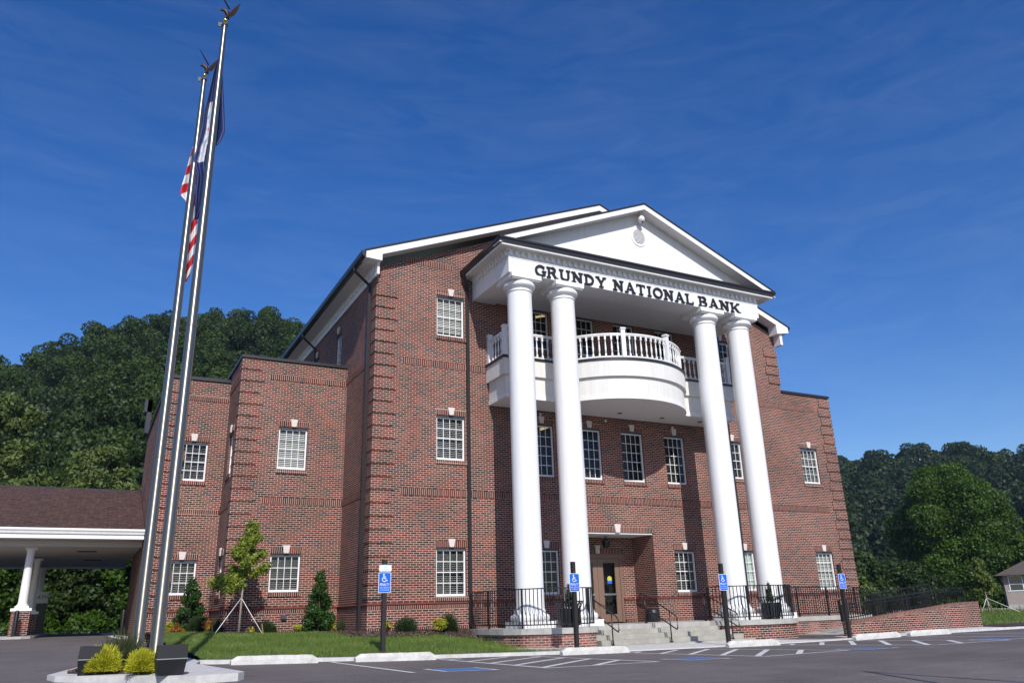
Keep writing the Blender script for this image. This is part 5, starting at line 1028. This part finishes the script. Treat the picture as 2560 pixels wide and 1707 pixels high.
t = thing('picket_fence', 'low dark metal picket fence behind the canopy', 'fence', (-12, 27.5, -1.5))
b = MB(); b.box(-26, -5.2, 27.48, 27.51, -.78, -.74); b.box(-26, -5.2, 27.48, 27.51, -.92, -.89); part(b, 'rails', 'steel', t); b = MB()
for k in range(160): x = -26+k*.13; b.box(x, x+.018, 27.49, 27.505, -1.5, -.76)
part(b, 'picket', 'steel', t, merge=False)['kind'] = 'stuff'
for k in range(9): x = -26+k*2.6; part(MB().box(x-.03, x+.03, 27.47, 27.53, -1.6, -.70), 'post', 'steel', t)

# ================================================================== TREES
def tree(lab, x, y, z, h, r, m, seed, n=1.0, leaf=.30, shape='round', grp=None, cat='tree', th=None, name='leafy_tree', N_=46):
    t = thing(name, lab, cat, (x, y, z), grp); rs = random.Random(seed); th = th if th is not None else h*.16; b = MB(); b.tube([(x, y, z-.4), (x+.05, y, z+th), (x-.1, y+.1, z+h*.55), (x, y, z+h*.9)], [r*.075, r*.06, r*.03, .02], 10); part(b, 'trunk', 'bark', t); bl = []; b = MB()
    for k in range(N_):
        u = (k+.5)/N_; zz = z+th*.7+(h-th)*u; e = {'round': math.sin(math.pi*min(1, .12+.86*u))**.6, 'cone': (1-u)**.7, 'low': math.sqrt(max(.02, 1-u*u))}[shape]; a = k*2.399+rs.uniform(-.5, .5); q = r*e*math.sqrt(rs.uniform(.25, 1))*.80; s = r*rs.uniform(.20, .34)*(.6+.5*e); c = (x+q*math.cos(a), y+q*math.sin(a), min(zz, z+h-s*.8)); bl.append((*c, s, s, s*.75))
        if k % 4 == 0: b.tube([(x, y, zz-(h*.12)), ((x+c[0])/2, (y+c[1])/2, zz-h*.04), c], [r*.022, r*.014, .01], 6, False)
    part(b, 'branch', 'bark', t); leafy('crown', m, bl, 300*n/leaf**2*.17, leaf*.62, seed, t, .85)
    return t
tree('big round bright green tree right of the bank before the far hill', 83.9, 37.2, -3.0, 18.2, 7.3, 'big', 71, 2.0, .30, th=1.2, N_=80)
tree('dark tree low behind the ramp railing, left of the big round tree', 68.6, 40.0, -3, 8.2, 5.0, 'tree1', 72, .9, .40, 'low'); tree('dark bushy tree at the left foot of the big round tree', 75.0, 38.5, -3, 7.0, 5.0, 'tree1', 73, .9, .40, 'low'); tree('small yellow-green tree showing just right of the bank corner', 25.5, 3.5, -1.6, 2.3, 1.0, 'tree2', 74, 1, .16, 'low')
tree('dark tree at the right foot of the big round tree, beside the house', 86, 30, -3, 9.5, 5.2, 'big', 75, .8, .42, 'low'); tree('dark green tree behind the beige house at the right edge', 93, 25.0, -3, 9.0, 6.0, 'big', 76, .8, .42, 'low'); tree('round bush in front of the beige house', 51.3, 14.1, -2.6, 2.0, 1.2, 'big', 77, 1, .2, 'low')
tree('tall pale green tree at the left edge above the canopy roof', -15.0, 51, -2, 20.2, 5.2, 'tree2', 81, 1.0, .34, th=3); tree('round pale green tree just left of the flagpoles above the canopy roof', -7.3, 50.5, -2, 16.3, 4.6, 'tree2', 82, 1.0, .32, th=3); tree('mid green tree between the two pale trees above the canopy roof', -11.2, 54, -2, 14.5, 4.2, 'tree1', 83, 1.0, .34, th=3)
for k, (x, y, h, r, m, l) in enumerate(((-21, 36, 9, 4.2, 'tree1', 'at the far left'), (-15.8, 34, 8, 3.6, 'big', 'left of the front canopy column'), (-12, 36.5, 8.5, 3.6, 'big', 'behind the cash machine'), (-8.6, 34.5, 8.0, 3.2, 'tree1', 'in the middle of the canopy opening'), (-5.8, 36.5, 8.5, 3.2, 'big', 'at the right of the canopy opening'), (-9.8, 32.5, 2.9, 2.0, 'big', 'low, bright, behind the picket fence'), (-6.9, 31.8, 2.6, 1.8, 'big', 'low, behind the right end of the picket fence'), (-12.8, 32, 3.0, 1.9, 'big', 'low, behind the left end of the picket fence'))):
    tree('bushy green tree seen under the canopy, '+l, x, y, -2.2, h, r, m, 90+k, 1.1, .26, 'low' if h < 4 else 'round', 'trees behind the canopy', th=.8)
staked_tree('small staked tree on the right lawn beside the ramp wall', 30.3, .5, -1.15, 2.45, 'tree2', 62, .75, .68, ((29.9, .6, -1.15), (30.45, .45, -1.15), (31.1, -.5, -1.2)), .075, 3200, -.05, 1.25)
# ================================================================== HILLS
def bearing(u, w=1500.): 
    a = (u-1280)/1970.42; bb = -(w-853.5)/1970.42; d = fw+rt2*a+up2*bb; return math.atan2(d.x, d.y), d.z/math.hypot(d.x, d.y)
def hill(name, pts, D0, D1, z0, back, step, m, r, dens, leaf, seed, extra, flat=.0, rw=1.):
    A, E_ = [], []
    for (u, w) in pts: a, e = bearing(u/.91875, w/.91875); A.append(a); E_.append(CAM.z+e*D1)
    A = [A[0]-extra]+A+[A[-1]+extra]; E_ = [E_[0]*.8]+E_+[E_[-1]*.8]
    top = lambda a: float(np.interp(a, A, E_))-r*1.75
    def H(a, d):
        t = (d-D0)/(D1-D0)
        if t <= 1: return z0+(top(a)-z0)*max(0, t)**(1.05)*(1-.0)+2.0*math.sin(a*60+d*.05)*min(1, t)*(1-t)
        return top(a)-(d-D1)*.35
    na, nd = 60, 26; b = MB(); aa = fr(A[0], A[-1], na); dd = fr(D0, D1+back, nd)
    P = lambda a, d: (CAM.x+d*math.sin(a), CAM.y+d*math.cos(a), H(a, d))
    for i in range(na):
        for j in range(nd): b.face([P(aa[i], dd[j]), P(aa[i+1], dd[j]), P(aa[i+1], dd[j+1]), P(aa[i], dd[j+1])], None, True)
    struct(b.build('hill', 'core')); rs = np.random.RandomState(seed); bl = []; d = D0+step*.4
    while d < D1+step*.8:
        n = int((A[-1]-A[0])*d/step)
        for k in range(n):
            a = A[0]+(A[-1]-A[0])*(k+rs.rand())/n; dj = d+rs.uniform(-.5, .5)*step; q = P(a, dj); rr = r*rs.uniform(.65, 1.25)*rw; zz = q[2]+rr*rs.uniform(.3, 1.0)
            for s in range(5): o = rs.normal(size=3)*rr*.34; bl.append((q[0]+o[0], q[1]+o[1], zz+o[2]*.8, rr*.58, rr*.58, rr*.5))
        d += step*.8
    # ordinary clouds of leaves, colour shared per crown
    C_, N_, Rn = [], [], []
    tone = rs.rand()
    for bi, (x, y, z, rx, ry, rz) in enumerate(bl):
        if bi % 5 == 0: tone = rs.rand()
        n = int(dens*rx*ry); dv = rs.normal(size=(n, 3)); dv /= np.linalg.norm(dv, axis=1)[:, None]; C_.append(dv*(1-.25*rs.rand(n)[:, None])*np.array([rx, ry, rz])+np.array([x, y, z])); N_.append(dv+.7*rs.normal(size=(n, 3))); Rn.append(np.clip(.75*tone+.3*rs.rand(n), 0, 1))
    c = np.concatenate(C_); o = quads('forest', m, None, c, np.concatenate(N_), leaf*(.6+.8*rs.rand(len(c))), np.concatenate(Rn)); o['kind'] = 'stuff'; print(name, len(bl), len(c))
hill('left', ((-40, 830), (0, 815), (60, 800), (130, 775), (210, 760), (250, 735), (300, 738), (350, 715), (440, 705), (520, 700), (560, 712), (620, 705), (680, 715), (710, 750), (800, 790)), 66, 215, -2, 40, 5.6, 'tree1', 3.7, 70, .36, 101, .05)
hill('right', ((1900, 1045), (1950, 1025), (1990, 1035), (2060, 1020), (2120, 1025), (2180, 1015), (2210, 1008), (2260, 1020), (2352, 1022), (2420, 1020)), 150, 360, -3, 60, 8.4, 'tree3', 4.9, 26, .66, 102, .12)
# ================================================================== RIGHT SIDE: lawn, house, fence, car, wires
def rl(x, y): t = sm((y+5.8)/8); e = gz(min(x, 30), YK)+.075; return e+(.36*t*sm((x-21.6)/5)+.0)*(1-sm((y-7)/12)*.9)-max(0, (x-34))*.03
struct(sheet('lawn', 'grassbase', fr(21.7, 44, 40), fr(-5.75, 24, 40), lambda x, y: rl(x, max(y, ky(x)+.17)))); grass('grass', 26000, 21.9, 40, -5.5, 6, rl, lambda x, y: y > ky(x)+.2 and not (x < 24.5 and y < -4.2), .09, 9, .03)
struct(patch('mulch_bed', 'mulch', lambda x, y: rl(x, y)+.03, lambda x, y: (x-21.7)*.32 < (-4.0-y)*1.0+.8 and y < -3.6, 21.7, 25, -5.75, -3.6, .1))
RD_ = Vector((.537, -.843, 0)); FD = Vector((.843, .537, 0)); HC = Vector((64.8, 20.8, -2.6))
def hp(a, d, z): p = HC+RD_*a+FD*d; return (p.x, p.y, z)
t = thing('house', 'single-storey beige house with a grey shingle roof at the right edge', 'house', tuple(HC))
M['beige'] = mat('beige_siding', (.34, .29, .26), .9, noise=(.29, .245, .22), nscale=3)
b = MB(); b.face([hp(0, 0, -2.8), hp(16, 0, -2.8), hp(16, 0, 1.5), hp(0, 0, 1.5)]); b.face([hp(0, 10, -2.8), hp(0, 0, -2.8), hp(0, 0, 1.5), hp(0, 10, 1.5)]); b.face([hp(16, 10, -2.8), hp(0, 10, -2.8), hp(0, 10, 1.5), hp(16, 10, 1.5)]); part(b, 'wall', 'beige', t)
b = MB(); e = [hp(-.7, -.7, 1.38), hp(16.7, -.7, 1.38), hp(16.7, 10.7, 1.38), hp(-.7, 10.7, 1.38)]; r0, r1 = hp(5, 5, 4.1), hp(12, 5, 4.1); b.face([e[0], e[1], r1, r0]); b.face([e[3], e[0], r0]); b.face([e[2], e[3], r0, r1]); b.face([e[1], e[2], r1]); b.face(e[::-1]); part(b, 'roof', 'greyroof', t)
b = MB(); 
for q in ((.35, .43, .15, 1.35), (1.39, 1.47, .15, 1.35), (.35, 1.47, 1.28, 1.35), (.35, 1.47, .62, .67), (.2, 1.6, .04, .12)): P0 = [hp(q[0], -.04, q[2]), hp(q[1], -.04, q[2]), hp(q[1], -.04, q[3]), hp(q[0], -.04, q[3])]; b.face(P0)
w = part(b, 'window', 'vinyl', t, merge=False); b = MB(); b.face([hp(.45, -.02, .12), hp(1.4, -.02, .12), hp(1.4, -.02, 1.3), hp(.45, -.02, 1.3)]); part(b, 'pane', 'winpane', w) if 'winpane' in M else None
M['winpane'] = mat('dark_window_pane', (.03, .04, .05), .1, spec=.8); part(b, 'pane', 'winpane', w)
b = MB(); b.obox(hp(4.2, -.1, -1.2), RD_, 1.3, .1, .95); part(b, 'garage_door', 'steel', t)
b = MB(); b.face([hp(0, -.05, -2.8), hp(16, -.05, -2.8), hp(16, -.05, -1.05), hp(0, -.05, -1.05)]); part(b, 'foundation', 'concrete', t)
t = thing('picket_fence', 'grey wooden picket fence in front of the beige house', 'fence', (44, 10, -2.5)); FC = Vector((40.5, 12.0, 0)); b = MB(); b2 = MB()
for k in range(90): p = FC+RD_*(k*.16-1.5)+FD*2; b.obox((p.x, p.y, -1.70), RD_, .055, .012, .60)
part(b, 'picket', 'fencegrey' if 'fencegrey' in M else 'beige', t, merge=False); a = FC+RD_*-1.5+FD*2.05; c = FC+RD_*13+FD*2.05; b2.bar((a.x, a.y, -1.5), (c.x, c.y, -1.5), .05); b2.bar((a.x, a.y, -2.1), (c.x, c.y, -2.1), .05); part(b2, 'rail', 'beige', t)
for k in range(4): p = FC+RD_*(k*3-1.2)+FD*2; b = MB(); b.obox((p.x, p.y, -1.75), (0, 0, 1), .62, .06, .06); part(b, 'post', 'beige', t)
# car: nose to the left, mostly beyond the frame
CC = Vector((35.2, 2.1, -1.86)); M['carpaint'] = mat('pale_blue_car_paint', (.30, .42, .55), .2, coat=1.); t = thing('parked_car', 'pale blue car nosing in at the right edge behind the lawn', 'car', tuple(CC))
def cp(a, d, z): p = CC+RD_*a+FD*d; return (p.x, p.y, CC.z+z)
pr = [(0, .30), (.0, .62), (.12, .76), (1.25, .93), (2.0, 1.38), (3.3, 1.42), (4.1, .98), (4.6, .92), (4.62, .32)]
b = MB(); n = len(pr)
body = [(0, .30), (.0, .62), (.12, .76), (1.25, .93), (4.1, .95), (4.6, .92), (4.62, .32)]
for y0_, y1_ in ((-.87, .87),):
    b.face([cp(a, y0_, z) for a, z in body]); b.face([cp(a, y1_, z) for a, z in reversed(body)])
    for i in range(len(body)): (a, z), (c, q) = body[i], body[(i+1) % len(body)]; b.face([cp(a, y0_, z), cp(a, y1_, z), cp(c, y1_, q), cp(c, y0_, q)])
part(b, 'body', 'carpaint', t)
cab = [(1.15, .93), (1.95, 1.38), (3.3, 1.42), (4.15, .95)]; b = MB(); b.face([cp(a, -.74, z) for a, z in cab]); b.face([cp(a, .74, z) for a, z in reversed(cab)]); 
for (a, z), (c, q) in zip(cab, cab[1:]): b.face([cp(a, -.74, z), cp(a, .74, z), cp(c, .74, q), cp(c, -.74, q)])
part(b, 'window', 'winpane', t); b = MB(); b.face([cp(1.95, -.76, 1.39), cp(1.95, .76, 1.39), cp(3.3, .76, 1.43), cp(3.3, -.76, 1.43)]); part(b, 'roof', 'carpaint', t)
for a in (.85, 3.75):
    for d in (-.80, .80): b = MB(); b.tube([cp(a, d-.1, .30), cp(a, d+.1, .30)], .31, 20); w = part(b, 'wheel', 'black', t); b = MB(); b.tube([cp(a, d-.105, .30), cp(a, d+.105, .30)], .18, 16); part(b, 'rim', 'alu', w)
for d in (-.62, .62): b = MB(); b.obox(cp(.0, d, .60), FD, .18, .03, .07); part(b, 'headlight', 'dome', t)
b = MB(); b.obox(cp(-.01, 0, .58), FD, .40, .02, .07); part(b, 'grille', 'black', t)
# overhead wires
for k, (ua, wa, ub, wb, D, l) in enumerate(((2000, 1196, 2700, 1150, 85, 'topmost'), (2000, 1292, 2700, 1250, 80, 'middle'), (2000, 1325, 2700, 1281, 78, 'lowest'))):
    A_, Ea = bearing(ua, wa); B2, Eb = bearing(ub, wb); P_ = []
    for j in range(13): q = j/12; a = A_+(B2-A_)*q; zz = CAM.z+(Ea+(Eb-Ea)*q)*D-1.0*q*(1-q); P_.append((CAM.x+D*math.sin(a), CAM.y+D*math.cos(a), zz))
    tag(MB().tube(P_, .016, 5).build('overhead_wire', 'black'), l+' of the thin dark wires crossing in front of the far hill', 'wire', 'overhead wires on the right')
# mast arm outside the frame: only the shadow of its two converging bars lies on the asphalt
t = thing('mast_arm_lamp', 'street lamp outside the picture, pole and arm shadowing the lower right asphalt', 'lamp', (1.02, -22.6, -2.4))
b = MB(); b.tube([(1.02, -22.6, -2.6), (1.02, -22.6, 4.5)], [.075, .045], 12); part(b, 'pole', 'black', t)
b = MB(); b.tube([(1.02, -22.6, 4.46), (3.4, -28.2, 4.6)], [.03, .06], 8); part(b, 'arm', 'black', t)
# the air: far things fade a little
hz_ = MB().box(-140, 460, -60, 420, -4.3, 112).build('haze', 'white'); hz_['kind'] = 'stuff'; hm = bpy.data.materials.new('haze'); hm.use_nodes = True; hn = hm.node_tree; hn.nodes.remove(hn.nodes['Principled BSDF']); pv = hn.nodes.new('ShaderNodeVolumePrincipled'); pv.inputs['Color'].default_value = (.55, .75, 1, 1); pv.inputs['Density'].default_value = .00016; pv.inputs['Anisotropy'].default_value = .2
hn.links.new(pv.outputs[0], hn.nodes['Material Output'].inputs['Volume']); hz_.data.materials.clear(); hz_.data.materials.append(hm)
